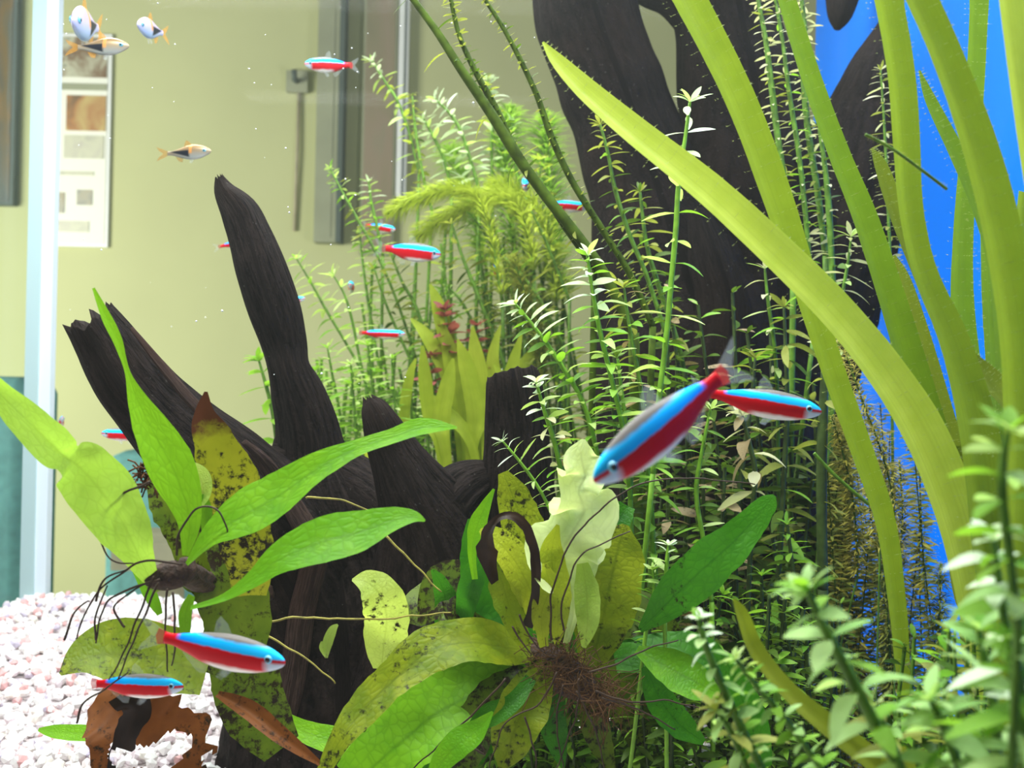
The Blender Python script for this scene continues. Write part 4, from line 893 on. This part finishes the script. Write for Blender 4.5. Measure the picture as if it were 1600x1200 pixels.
# ---- stems in the distance
far = [
 ('distant pale stem bending by the tall wood branch',[(464,405),(485,440),(510,485),(540,535),(570,590),(600,660)],.84,34,.26,18,('st_light','st_green'),'st_light',5),
 ('distant stem with a star of narrow pale leaves',[(522,432),(538,460),(550,500),(562,560),(580,640)],.80,40,.2,34,('st_light',),'st_light',5),
 ('distant thin stem that starts highest beside the grey wall panel',[(516,264),(535,300),(560,345),(590,400),(620,470),(650,560)],.88,24,.24,14,('st_olive','st_green'),'st_light',5),
 ('distant stem with a white tip below the white strip',[(576,284),(580,315),(588,350),(598,400)],.9,26,.26,14,('st_light','st_green'),'st_overlit',5),
 ('distant upright stem behind the middle tetra tail',[(562,364),(568,420),(578,490),(590,560),(605,640)],.88,24,.26,15,('st_light','st_green'),'st_light',5),
 ('distant dark stem descending from the middle tetra belly',[(612,400),(628,440),(650,480),(670,540),(690,610)],.86,30,.24,13,('st_dark','st_olive','st_green'),'st_olive',6),
 ('distant dark stem with drooping leaves crossing the middle tetra',[(585,420),(605,480),(640,560),(670,630)],.87,26,.24,16,('st_dark','st_green'),'st_olive',5),
 ('distant olive stem hanging with many narrow leaves under the yellow plume',[(706,350),(722,400),(742,450),(762,500),(785,560),(805,640)],.84,36,.18,12,('st_olive','st_dark'),'st_olive',7),
 ('distant olive stem close to the falling tetra',[(770,350),(785,400),(800,460),(820,530)],.86,34,.18,12,('st_olive','st_dark'),'st_olive',6),
 ('distant green stem between plume and black trunk',[(740,340),(775,390),(815,430),(850,480),(880,540)],.85,32,.2,14,('st_green','st_olive'),'st_green',6),
 ('distant stem tipped with white flowery leaves nearest the white strip',[(582,96),(600,125),(622,160),(640,210),(655,270)],.92,28,.3,15,('plume','st_light'),'st_overlit',5),
 ('distant stem whose crown is a cluster of white leaves',[(680,155),(705,180),(722,210),(738,260),(750,300)],.9,34,.3,14,('st_overlit','st_light'),'st_overlit',6),
 ('distant stem with a second white cluster lower than the first',[(662,186),(678,215),(694,250),(706,300)],.91,32,.3,14,('st_overlit','st_light'),'st_overlit',6),
 ('distant stem with whitish leaves behind the thick olive stem',[(762,125),(770,170),(768,230),(770,300)],.92,30,.3,16,('st_overlit','plume'),'st_overlit',5),
 ('distant bare looking stem just behind the white clusters',[(644,150),(650,210),(662,280),(675,330)],.9,18,.24,16,('st_dark','st_olive'),'st_olive',5),
 ('distant stem with wispy pale leaves by the black trunk edge',[(800,190),(805,250),(815,320),(830,400)],.92,30,.2,15,('plume_green','plume'),'st_overlit',5),
 ('distant stem crossed by the partly hidden tetra',[(842,250),(850,310),(862,380),(880,450)],.9,30,.2,14,('plume','st_olive'),'plume',5),
 ('distant yellowish stem at the trunk edge above the crowded rosette',[(830,330),(850,370),(870,420),(890,470)],.82,28,.22,15,('plume','st_olive'),'plume',5),
 ('distant fresh green stem by the foot of the tall wood branch',[(512,545),(520,590),(530,640),(540,700)],.78,34,.22,14,('st_green','st_light'),'st_green',5),
 ('distant fresh green stem just behind the wood branch',[(492,580),(505,620),(520,670),(532,720)],.76,34,.24,14,('st_green','st_light'),'st_green',5),
 ('distant fresh green stem under the level tetra',[(575,540),(580,590),(586,640),(590,700)],.78,34,.22,14,('st_green','st_light'),'st_green',5),
 ('distant fresh green stem over the short wood stub',[(612,560),(615,610),(620,660),(622,710)],.78,32,.22,14,('st_green','st_light'),'st_green',5),
 ('distant fresh green stem between tall branch and stub',[(548,570),(552,620),(556,670),(560,720)],.75,34,.24,13,('st_green','st_light'),'st_light',5),
 ('distant green stem rising beside the sword plant',[(690,445),(700,490),(715,540),(730,600)],.88,28,.24,16,('st_green',),'st_green',5),
 ('distant green stem with tiny tip behind the sword plant',[(690,440),(720,470),(745,520),(765,590)],.9,24,.26,16,('st_green','st_dark'),'st_light',5),
 ('broad leaved green plant peeping past the tall wood branch',[(405,565),(415,600),(425,640),(432,690)],.7,50,.34,36,('st_green',),'st_green',7),
]
for i, (lb, pts, d, L, ra, gap, mats, tm, ws) in enumerate(far):
    SP('stem_plant', lb, pts, d, L, ra, gap, mats, tm, 3, .2, .25, ws, 'stem', 'distant stems', seed=80+i)
for i, (lb, pts) in enumerate([('distant red leaved stem beside the sword leaves',[(695,485),(700,520),(705,570)]),('distant reddish stem among the sword leaves',[(745,510),(748,550),(752,600)]),('distant dull red stem low behind the sword plant',[(672,560),(676,600),(680,640)])]):
    SP('stem_plant', lb, pts, .82, 34, .42, 20, ('st_red',), 'st_red', 4, .2, .2, 4, 'stem', 'distant red stems', seed=120+i)

def thicket(name, label, x0, x1, y0, y1, yb, d0, d1, n, L, ratio, gap, mats, stem, seed, slope=(-70,110), per=3, wst=6, up=.2, droop=.25, hgt=None):
    """a tangle of many small stems that nobody could count: one object"""
    rr = random.Random(seed); parts = {k: MB() for k in list(mats)+['#']}
    for i in range(n):
        d = rr.uniform(d0, d1); px = d/F; tx = rr.uniform(x0, x1); ty = rr.uniform(y0, y1); by = 600 + F*(CAM_H+.003)/d; bx = tx+rr.uniform(*slope)
        mx_ = (tx+bx)/2+rr.uniform(-14,14)
        c = [Vector(a) for a in spline([tuple(P(tx,ty,d)), tuple(P(mx_,(ty+by)/2,d)), tuple(P(bx,by,d))], 16)]
        tube(parts['#'], c, wst/2*px, 4, False); T = tangents(c); ang = rr.random()*3; acc = 0; nxt = 0
        for k in range(1, 16):
            seg = (c[k]-c[k-1]).length
            while nxt <= acc+seg:
                p = c[k-1].lerp(c[k], (nxt-acc)/seg); ax = -T[k]; s1 = ax.cross(Vector((.2,1,.1))).normalized(); s2 = ax.cross(s1)
                grow = min(1, .5+nxt/(L*px*2))
                for q in range(per):
                    if rr.random() < .15: continue
                    mt = rr.choice(mats); a = ang+q*2*PI/per+rr.gauss(0,.3)
                    X = (s1*math.cos(a)+s2*math.sin(a)+ax*(up+.7*(1-grow)+rr.gauss(0,.2))).normalized(); Z = (ax-X*ax.dot(X)).normalized(); Y = Z.cross(X)
                    A = Matrix((X,Y,Z)).transposed() @ Matrix.Rotation(rr.gauss(0,.5),3,'X') @ Matrix.Diagonal((L*px*grow*rr.uniform(.6,1.1),)*3)
                    me, v, f, uv = unit_leaf(mt, ratio, round(droop*rr.choice((.6,1,1.4)),2), rr.choice((-1,1)))
                    parts[mt].add([A @ Vector(w) + p for w in v], f, uv)
                ang += PI/per; nxt += gap*px*rr.uniform(.7,1.2)
            acc += seg
    V = []; Fc = []; UV = []; mi = []; ms = []
    for k, b in parts.items():
        if not b.v: continue
        o_ = len(V); V += b.v; UV += b.uv; Fc += [tuple(w+o_ for w in f) for f in b.f]; mi += [len(ms)]*len(b.f); ms.append(M[stem] if k == '#' else M[k])
    base = P((x0+x1)/2, yb, (d0+d1)/2)
    o = mk(name, V, Fc, None, None, UV, True, base); o.location = base
    for q in ms: o.data.materials.append(q)
    o.data.polygons.foreach_set('material_index', mi); o.data.update()
    return tag(o, label, None, None, 'stuff')
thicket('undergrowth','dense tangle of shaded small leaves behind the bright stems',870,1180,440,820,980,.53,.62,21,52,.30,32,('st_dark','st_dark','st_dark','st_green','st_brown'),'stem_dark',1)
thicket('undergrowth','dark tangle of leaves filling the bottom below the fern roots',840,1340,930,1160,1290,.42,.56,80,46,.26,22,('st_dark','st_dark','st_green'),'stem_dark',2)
thicket('undergrowth','dark olive tangle between trunk and golden threads',1150,1290,480,860,1000,.58,.66,14,54,.30,32,('st_olive','st_dark','st_dark','st_dark'),'stem_dark',3)
thicket('undergrowth','fresh green distant tangle behind the driftwood fork',490,670,560,690,740,.80,.93,44,26,.24,13,('st_green','st_light','st_green'),'stem',4)
thicket('undergrowth','hazy yellow green distant tangle under the plumes',690,900,330,560,640,.88,.96,40,28,.2,13,('st_olive','plume','st_green'),'stem',5)
thicket('undergrowth','thin pale distant tangle beside the tall wood branch',560,700,380,560,660,.9,.96,16,24,.22,15,('st_light','st_green','st_olive'),'stem',6)
thicket('undergrowth','olive leafy tangle in the near bottom corner',1400,1640,960,1130,1300,.27,.36,26,60,.3,34,('st_green','st_olive','st_dark'),'stem',7)
thicket('undergrowth','golden and olive tangle before the blue film',1290,1440,600,900,1060,.56,.64,26,26,.18,7,('plume_gold','plume_gold','st_olive'),'stem_olive',8,per=5,wst=2,slope=(-60,90))
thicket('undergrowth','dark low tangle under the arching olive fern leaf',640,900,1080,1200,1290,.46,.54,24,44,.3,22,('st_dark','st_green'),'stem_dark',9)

# ---- feathery plants
def plume(name, label, pts, d, L, count, mat, group, seed, wst=5, lean=.35, thin=.035):
    count = int(count*1.7)
    rr = random.Random(seed); q = [tuple(P(p[0],p[1],p[2] if len(p)>2 else d)) for p in pts]
    n = 50; c = [Vector(a) for a in spline(q, n)]; T = tangents(c); base = c[-1]; px = d/F
    r = empty(name, base, label, 'plant', group)
    b = MB(); tube(b, c, wst/2*px, 5); to_ground(b, c[-1], wst/2*px, seed) if wst and name == 'feathery_plant' or 'thread plant' in label else None; b.build('stem', M['stem'], r, base)
    b = MB()
    for i in range(count):
        k = int((rr.random()**.9)*(n-1)); ax = -T[k]; s1 = ax.cross(Vector((.2,1,.1))).normalized(); s2 = ax.cross(s1); a = rr.random()*2*PI
        grow = min(1, .35+k/10)
        dv = (s1*math.cos(a)+s2*math.sin(a)+ax*(lean+rr.gauss(0,.2))).normalized()*L*px*grow*rr.uniform(.6,1.1)
        p = c[k]; mid = p+dv*.5+Vector((0,0,.06*dv.length)); e = p+dv-Vector((0,0,.12*dv.length)); s = dv.cross(ax).normalized()*dv.length*thin
        b.add([p, mid-s, mid+s, e], [(0,1,3,2)])
    o = b.build('foliage', M[mat], r, base, smooth=False); o['kind'] = 'stuff'
    return r
GF = 'feathery plants at the back'
plume('feathery_plant','yellow feathery plume arching over to the side',[(606,334),(640,318),(680,302),(720,298),(750,318),(770,380),(785,470)],.84,34,900,'plume',GF,1,6,1.0)
plume('feathery_plant','second yellow plume drooping under the first',[(650,372),(690,345),(740,318),(790,312),(820,350),(835,430)],.86,38,900,'plume',GF,2,6,.9)
plume('feathery_plant','yellow green plume standing up behind the olive stems',[(800,170),(790,220),(790,290),(800,370),(810,460)],.93,48,800,'plume_green',GF,3,5,.5)
plume('feathery_plant','bright plume at the edge of the black trunk',[(850,180),(855,240),(860,310),(870,400),(880,470)],.93,50,800,'plume_green',GF,4,5,.5)
plume('feathery_plant','loose plume hanging between the falling tetra and the trunk',[(760,290),(800,300),(840,330),(860,400),(870,480)],.88,44,700,'plume',GF,5,5,.5)
plume('feathery_plant','hazy green plume below the white clusters',[(700,230),(720,280),(740,340),(760,420)],.95,44,600,'plume_green',GF,6,5,.5)
plume('feathery_plant','low fuzzy olive plume behind the leaning light stem',[(800,400),(820,460),(840,520),(850,600)],.8,40,600,'st_olive',GF,7,5,.4)
GG = 'golden thread plants before the blue film'
for i, (lb, pts, d) in enumerate([
  ('golden thread plant along the edge of the crossing tape blade',[(1285,500),(1310,560),(1325,620),(1350,700),(1365,780),(1375,860)],.44),
  ('golden thread plant behind the two tape blades',[(1320,545),(1345,620),(1375,700),(1395,780),(1400,880)],.48),
  ('thin golden thread plant next to the dark smooth stem',[(1300,650),(1320,720),(1335,800),(1340,900)],.5),
  ('dull thread plant standing deep in the blue gap',[(1405,720),(1410,800),(1405,880),(1400,980)],.52),
  ('brownish thread plant low in front of the blue film',[(1470,880),(1468,950),(1465,1020),(1462,1080)],.55),
  ('olive thread plant over the gravel by the end pane',[(1380,860),(1385,940),(1390,1020),(1395,1080)],.5)]):
    plume('thread_plant', lb, pts, d, 28, 620, 'plume_gold' if i < 4 else 'st_olive', GG, 20+i, 3, .2, .06)
plume('thread_plant','straw coloured twig crossing the upright tape blade',[(1352,210),(1390,230),(1430,258),(1480,296)],.30,9,120,'plume_gold',GG,30,5,.2,.05)
plume('thread_plant','straw coloured stick slanting below the dark stem',[(1272,708),(1300,738),(1330,765),(1358,788)],.42,5,80,'plume_gold',GG,31,6,.2,.05)

# ---- sword plant and little grasses
swb = P(740, 720, .80)
sw = empty('sword_plant', swb, 'yellow green sword plant with upright strap leaves behind the wood stub', 'plant')
SW = [[(690,730,14),(672,660,24),(664,590,26),(660,540,6)],[(730,730,16),(722,640,34),(705,560,34),(690,500,5)],[(760,730,18),(752,640,34),(745,570,36),(738,510,5)],[(790,720,16),(790,650,30),(800,580,28),(815,520,4)],
      [(750,720,14),(700,590,26),(670,530,26),(642,498,5)],[(770,720,14),(775,620,30),(770,560,24),(782,508,4)],[(745,730,16),(690,640,30),(655,620,8)],[(720,720,14),(712,600,30),(688,490,30),(672,444,5)],
      [(770,720,12),(810,590,24),(838,545,18),(850,520,4)],[(735,730,20),(745,650,40),(728,570,30),(715,530,4)],[(700,730,18),(690,660,34),(700,600,30),(708,560,5)],[(760,730,20),(770,660,40),(755,600,30),(742,575,5)],
      [(640,720,12),(632,650,22),(640,590,18),(650,560,4)],[(780,730,16),(800,660,30),(790,600,26),(772,570,4)]]
for i, pts in enumerate(SW):
    leaf(sw, swb, [(730+(i*11)%40-20, 600+F*CAM_H/.8, 8, .8)]+[(a,b_,c_*.8,.78+.05*((i*37)%10)/10) for a,b_,c_ in pts], .8, 'sword', seed=200+i, fold=.2, face=FR, edge=.02, rows=1)
b = MB(); bb = P(660, 760, .7)
gr = empty('sword_plant', bb, 'small bright sword plantlet between stub and wooden knot', 'plant')
for i, pts in enumerate([[(600,770,8),(585,720,18),(560,690,4)],[(620,780,8),(630,720,20),(650,690,4)],[(610,780,8),(605,710,16),(612,670,4)],[(640,800,10),(620,750,24),(590,735,5)],[(640,800,10),(655,760,16),(680,740,4)]]):
    leaf(gr, bb, [(640, 600+F*CAM_H/.7, 6)]+pts, .7, 'fern_yellow', seed=230+i, rows=1)
# ------------------------------------------------------------------ fish
def fish_mat_cardinal():
    mt, nt, out = new_mat('cardinal_skin')
    tc = N(nt, 'ShaderNodeTexCoord'); sp = N(nt, 'ShaderNodeSeparateXYZ'); nt.links.new(tc.outputs['Object'], sp.inputs[0])
    x, z = sp.outputs[0], sp.outputs[2]
    nz = N(nt, 'ShaderNodeTexNoise', i_Scale=14.0, i_Detail=3.0); nt.links.new(tc.outputs['Object'], nz.inputs['Vector'])
    zz = math_(nt, 'ADD', z, math_(nt, 'MULTIPLY', math_(nt,'SUBTRACT',nz.outputs[0],0.5), 0.02))
    def step(v, at, w): return math_(nt, 'MULTIPLY', math_(nt, 'ADD', math_(nt, 'SUBTRACT', v, at), w/2), 1/w, clamp=True)
    red = (0.58,0.004,0.012)
    belly = math_(nt, 'MULTIPLY', math_(nt,'SUBTRACT',1.0,step(zz,-0.098,0.03)), step(x,-0.12,0.1))
    c = mixc(nt, belly, red, (0.86,0.80,0.74))
    chin = math_(nt, 'MULTIPLY', step(x,0.36,0.06), math_(nt,'SUBTRACT',1.0,step(zz,-0.01,0.02)))
    c = mixc(nt, chin, c, (0.55,0.62,0.70))
    lo = math_(nt, 'ADD', 0.024, math_(nt,'MULTIPLY',math_(nt,'ABSOLUTE',x),-0.02))
    stripe = math_(nt, 'MULTIPLY', math_(nt,'MULTIPLY', step(math_(nt,'SUBTRACT',zz,lo),0.0,0.012), math_(nt,'SUBTRACT',1.0,step(zz,0.088,0.02))), step(x,-0.38,0.05))
    c = mixc(nt, math_(nt,'MULTIPLY',step(zz,0.08,0.02),step(x,-0.40,0.06)), c, (0.15,0.13,0.12))
    c = mixc(nt, stripe, c, ramp(nt, [(0.0,(0.0,0.12,0.95)),(0.35,(0.0,0.46,1.0)),(1.0,(0.02,0.58,1.0))], math_(nt,'ADD',x,0.5)).outputs[0])
    b = N(nt, 'ShaderNodeBsdfPrincipled', i_Roughness=0.45); b.inputs['Specular IOR Level'].default_value = 0.12
    nt.links.new(c, b.inputs['Base Color']); nt.links.new(math_(nt,'MULTIPLY',stripe,0.55), b.inputs['Metallic'])
    nt.links.new(math_(nt,'MULTIPLY_ADD',stripe,0.25,0.35), b.inputs['Roughness']); nt.links.new(b.outputs[0], out.inputs[0]); return mt
def fish_mat_rasbora(name, pale, side, back):
    mt, nt, out = new_mat(name)
    tc = N(nt, 'ShaderNodeTexCoord'); sp = N(nt, 'ShaderNodeSeparateXYZ'); nt.links.new(tc.outputs['Object'], sp.inputs[0])
    x, z = sp.outputs[0], sp.outputs[2]
    def step(v, at, w): return math_(nt, 'MULTIPLY', math_(nt, 'ADD', math_(nt, 'SUBTRACT', v, at), w/2), 1/w, clamp=True)
    c = ramp(nt, [(0.30,pale),(0.52,side),(0.72,back)], math_(nt,'ADD',math_(nt,'MULTIPLY',z,1.6),0.5)).outputs[0]
    top = math_(nt, 'MULTIPLY_ADD', x, -0.22, 0.02); bot = math_(nt, 'MULTIPLY_ADD', x, -0.35, -0.125)
    wedge = math_(nt,'MULTIPLY', math_(nt,'MULTIPLY', math_(nt,'SUBTRACT',1.0,step(math_(nt,'SUBTRACT',z,0.045),0.0,0.03)), step(math_(nt,'SUBTRACT',z,bot),0.0,0.03)), math_(nt,'SUBTRACT',1.0,step(x,0.02,0.05)))
    c = mixc(nt, wedge, c, (0.015,0.018,0.03))
    c = mixc(nt, math_(nt,'MULTIPLY',math_(nt,'SUBTRACT',1.0,step(math_(nt,'ABSOLUTE',math_(nt,'SUBTRACT',x,0.05)),0.035,0.02)),step(z,-0.04,0.05)), c, (0.80,0.34,0.10))
    b = N(nt, 'ShaderNodeBsdfPrincipled', i_Roughness=0.3, i_Metallic=0.25); nt.links.new(c, b.inputs['Base Color']); nt.links.new(b.outputs[0], out.inputs[0]); return mt
def fin_mat(name, col, alpha):
    mt, nt, out = new_mat(name)
    t = N(nt, 'ShaderNodeBsdfTransparent'); d = N(nt, 'ShaderNodeBsdfDiffuse'); d.inputs[0].default_value = rgb(col)
    tl = N(nt, 'ShaderNodeBsdfTranslucent'); tl.inputs[0].default_value = rgb(col)
    a = N(nt, 'ShaderNodeMixShader', i_0=.5); nt.links.new(d.outputs[0], a.inputs[1]); nt.links.new(tl.outputs[0], a.inputs[2])
    mx = N(nt, 'ShaderNodeMixShader', i_0=alpha); nt.links.new(t.outputs[0], mx.inputs[1]); nt.links.new(a.outputs[0], mx.inputs[2]); nt.links.new(mx.outputs[0], out.inputs[0]); return mt
M['cardinal'] = fish_mat_cardinal(); M['rasbora'] = fish_mat_rasbora('rasbora_skin', (0.42,0.44,0.42), (0.38,0.28,0.17), (0.30,0.17,0.06)); M['rasbora_violet'] = fish_mat_rasbora('rasbora_violet_skin', (0.45,0.58,0.82), (0.52,0.46,0.66), (0.40,0.28,0.38))
M['fin'] = fin_mat('clear_fin', (0.75,0.80,0.85), 0.10); M['fin_red'] = fin_mat('red_fin', (0.6,0.05,0.05), 0.6); M['fin_orange'] = fin_mat('orange_fin', (0.60,0.30,0.05), 0.35)
M['eye'] = simple('fish_eye', (0.16,0.50,0.66), 0.15, 0.6); M['pupil'] = simple('fish_pupil', (0.005,0.005,0.01), 0.1, 0.6)

def body_mesh(name, prof, wr, mat):
    """prof: (x, top, bottom) from tail to nose"""
    n = 40; k = 20; s = spline(prof, n); v = []; f = []
    for i, (x, t, b_) in enumerate(s):
        w = (t+b_)/2*wr
        for j in range(k):
            a = 2*PI*j/k; sy = math.cos(a); sz = math.sin(a)
            v.append((x, w*sy*abs(sy)**.1 if sy else 0, (t if sz > 0 else b_)*sz))
    for i in range(n-1):
        for j in range(k): f.append((i*k+j, (i+1)*k+j, (i+1)*k+(j+1)%k, i*k+(j+1)%k))
    f.append(tuple(range(k))); f.append(tuple((n-1)*k+j for j in range(k-1,-1,-1)))
    me = bpy.data.meshes.new(name); me.from_pydata(v, [], f); me.update(); me.polygons.foreach_set('use_smooth',[True]*len(f)); me.materials.append(mat); return me
def fan_mesh(name, outline, mat, ny=0.0):
    """a thin rayed fin: outline as (x, y, z) from its root edge round"""
    h = len(outline)//2; v = [(a, b_+0.002, c_) for a,b_,c_ in outline]; v2 = [(a, b_-0.002, c_) for a,b_,c_ in outline]; n = len(v)
    f = [tuple(range(n)), tuple(range(2*n-1, n-1, -1))] + [(i, n+i, n+(i+1)%n, (i+1)%n) for i in range(n)]
    me = bpy.data.meshes.new(name); me.from_pydata(v+v2, [], f); me.update(); me.materials.append(mat); return me
def eye_mesh(name, r, mat, sq=.5):
    v = []; f = []; n = 8; k = 12
    for i in range(n+1):
        for j in range(k):
            a = PI*i/n; b_ = 2*PI*j/k; v.append((r*math.sin(a)*math.cos(b_), r*sq*math.cos(a), r*math.sin(a)*math.sin(b_)))
    for i in range(n):
        for j in range(k): f.append((i*k+j, i*k+(j+1)%k, (i+1)*k+(j+1)%k, (i+1)*k+j))
    me = bpy.data.meshes.new(name); me.from_pydata(v, [], f); me.update(); me.polygons.foreach_set('use_smooth',[True]*len(f)); me.materials.append(mat); return me
KIT = {}
KIT['cardinal_tetra'] = dict(
  body=body_mesh('body', [(-.5,.045,.045),(-.42,.045,.048),(-.3,.072,.08),(-.15,.105,.125),(.05,.128,.145),(.22,.118,.128),(.34,.095,.098),(.43,.062,.064),(.48,.032,.034),(.5,.006,.008)], .52, M['cardinal']),
  tail_fin=fan_mesh('tail_fin', [(-.47,0,.03),(-.56,0,.07),(-.72,0,.14),(-.70,0,.09),(-.62,0,0),(-.70,0,-.09),(-.72,0,-.14),(-.56,0,-.07),(-.47,0,-.03)], M['fin']),
  tail_root=fan_mesh('tail_root', [(-.47,0,.042),(-.56,0,.06),(-.58,0,.0),(-.56,0,-.06),(-.47,0,-.042)], M['fin_red']),
  dorsal_fin=fan_mesh('dorsal_fin', [(.05,0,.12),(.0,0,.2),(-.06,0,.24),(-.09,0,.2),(-.1,0,.11)], M['fin']),
  anal_fin=fan_mesh('anal_fin', [(-.12,0,-.125),(-.14,0,-.2),(-.2,0,-.2),(-.3,0,-.12),(-.36,0,-.06)], M['fin']),
  pelvic_fin=fan_mesh('pelvic_fin', [(.08,.02,-.14),(.02,.03,-.21),(-.03,.03,-.2),(0,.02,-.135)], M['fin']),
  eye=eye_mesh('eye', .032, M['eye']), pupil=eye_mesh('pupil', .021, M['pupil']), eye_at=(.38,.040,.012))
KIT['harlequin_rasbora'] = dict(
  body=body_mesh('body', [(-.5,.05,.05),(-.4,.055,.06),(-.25,.10,.11),(-.05,.17,.175),(.1,.19,.19),(.25,.165,.165),(.36,.12,.12),(.44,.075,.075),(.49,.03,.03),(.5,.006,.006)], .40, M['rasbora']),
  tail_fin=fan_mesh('tail_fin', [(-.47,0,.04),(-.58,0,.10),(-.76,0,.18),(-.70,0,.08),(-.60,0,0),(-.70,0,-.08),(-.76,0,-.18),(-.58,0,-.10),(-.47,0,-.04)], M['fin_orange']),
  dorsal_fin=fan_mesh('dorsal_fin', [(.06,0,.18),(.0,0,.27),(-.07,0,.31),(-.10,0,.25),(-.12,0,.15)], M['fin_orange']),
  anal_fin=fan_mesh('anal_fin', [(-.14,0,-.14),(-.16,0,-.24),(-.24,0,-.22),(-.32,0,-.1)], M['fin_orange']),
  pelvic_fin=fan_mesh('pelvic_fin', [(.12,.02,-.18),(.04,.03,-.28),(.0,.03,-.26),(.03,.02,-.17)], M['fin']),
  eye=eye_mesh('eye', .044, M['eye']), pupil=eye_mesh('pupil', .026, M['pupil']), eye_at=(.36,.044,.02))

KIT['violet'] = dict(KIT['harlequin_rasbora']); KIT['violet']['body'] = KIT['harlequin_rasbora']['body'].copy(); KIT['violet']['body'].materials[0] = M['rasbora_violet']
def fish(kind, label, nose, tail, group, fat=1.0, lean=0.0, kit=None):
    """nose and tail root as (px, py, depth)"""
    a = P(*nose); b_ = P(*tail); X = (a-b_); L = X.length; X.normalize()
    Z = Vector((0,0,1)); 
    if abs(X.z) > .93: Z = Vector((0,.3,1))
    Z = (Z - X*Z.dot(X)).normalized(); Y = Z.cross(X)
    A = Matrix((X,Y,Z)).transposed() @ Matrix.Rotation(lean,3,'X') @ Matrix.Diagonal((L, L*fat, L*fat))
    mm = A.to_4x4(); mm.translation = (a+b_)/2
    r = empty(kind, (0,0,0), label, 'fish', group, mm)
    K = KIT[kit or kind]
    def add(nm, par, loc=(0,0,0), sc=(1,1,1)):
        o = bpy.data.objects.new(nm, K[nm]); link(o, par); o.location = loc; o.scale = sc; return o
    add('body', r); tf = add('tail_fin', r)
    if 'tail_root' in K: add('tail_root', tf)
    add('dorsal_fin', r); add('anal_fin', r)
    for s in (-1,1):
        add('pelvic_fin', r, (0,0,0), (1,s,1))
        ex, ey, ez = K['eye_at']
        e = add('eye', r, (ex, s*ey, ez)); add('pupil', e, (0, s*.012, 0))
    return r
CT, HR = 'cardinal tetras in the tank', 'harlequin rasboras near the corner'
card = [
 ('large tetra with blue and red bands swimming low before the fern roots',(446,1036,.29),(258,996,.30),1.0),
 ('tetra hovering over the brown dead leaf',(287,1073,.335),(152,1068,.34),.98),
 ('tetra half hidden behind the tallest fern leaf with pale belly',(158,677,.66),(224,680,.67),1.2),
 ('tiny bluish tetra seen end on near the glass corner',(98,652,.86),(92,672,.885),1.0),
 ('tetra of which only the tail shows behind the tall wood branch',(400,372,.80),(345,385,.80),.9),
 ('tetra poking its blue nose out behind the tall wood branch',(477,466,.78),(420,476,.78),.9),
 ('tiny tetra facing the camera among the pale stems',(547,444,.83),(551,452,.87),.9),
 ('tetra high up in front of the grey wall panel',(476,100,.78),(546,102,.79),1.3),
 ('small tetra just above the middle one under the plume',(618,359,.92),(574,352,.92),1.3),
 ('middle tetra with dark eye under the yellow plume',(689,398,.74),(603,388,.74),1.28),
 ('slim tetra swimming level over the green stems',(633,522,.84),(566,520,.84),.9),
 ('tetra diving head down among the olive stems',(784,440,.86),(770,408,.88),1.2),
 ('tetra turned to the camera by the white bubble below the plumes',(820,290,.78),(824,280,.82),1.1),
 ('tetra partly hidden by the thin olive stem and trunk',(918,324,.80),(862,318,.80),1.25),
 ('largest tetra tilted steeply down in front of the bright stems',(928,752,.22),(1122,592,.235),1.06),
 ('tetra with black eye swimming behind the tail of the largest one',(1284,644,.33),(1112,615,.335),.98),
]
for lb, a, b_, ft in card: fish('cardinal_tetra', lb, a, b_, CT, ft)
ras = [
 ('silvery violet rasbora turning towards the camera by the poster top',(112,32,.62),(152,44,.66),1.35),
 ('pinkish silver rasbora with an orange back fin beside the first',(214,38,.64),(254,52,.67),1.1),
 ('copper rasbora gliding under the violet one before the poster',(202,72,.62),(122,74,.625),.85),
 ('lone rasbora with black wedge before the plain beige wall',(330,236,.68),(262,240,.685),.85),
]
for lb, a, b_, ft in ras: fish('harlequin_rasbora', lb, a, b_, HR, ft, 0, 'violet' if 'violet rasbora t' in lb or 'pinkish' in lb else None)

# ------------------------------------------------------------------ drifting specks in the water
rr = random.Random(9); b = MB()
for i in range(70):
    c = P(rr.uniform(90,860), rr.uniform(0,620), rr.uniform(.4,.8)); v, f = ICO[i%6]; s = rr.uniform(.0002,.0005)
    b.add([p*s+c for p in v], f)
sp = b.build('drifting_specks', M['white_frame']); tag(sp, 'tiny white specks drifting in the clear water', 'specks', None, 'stuff')
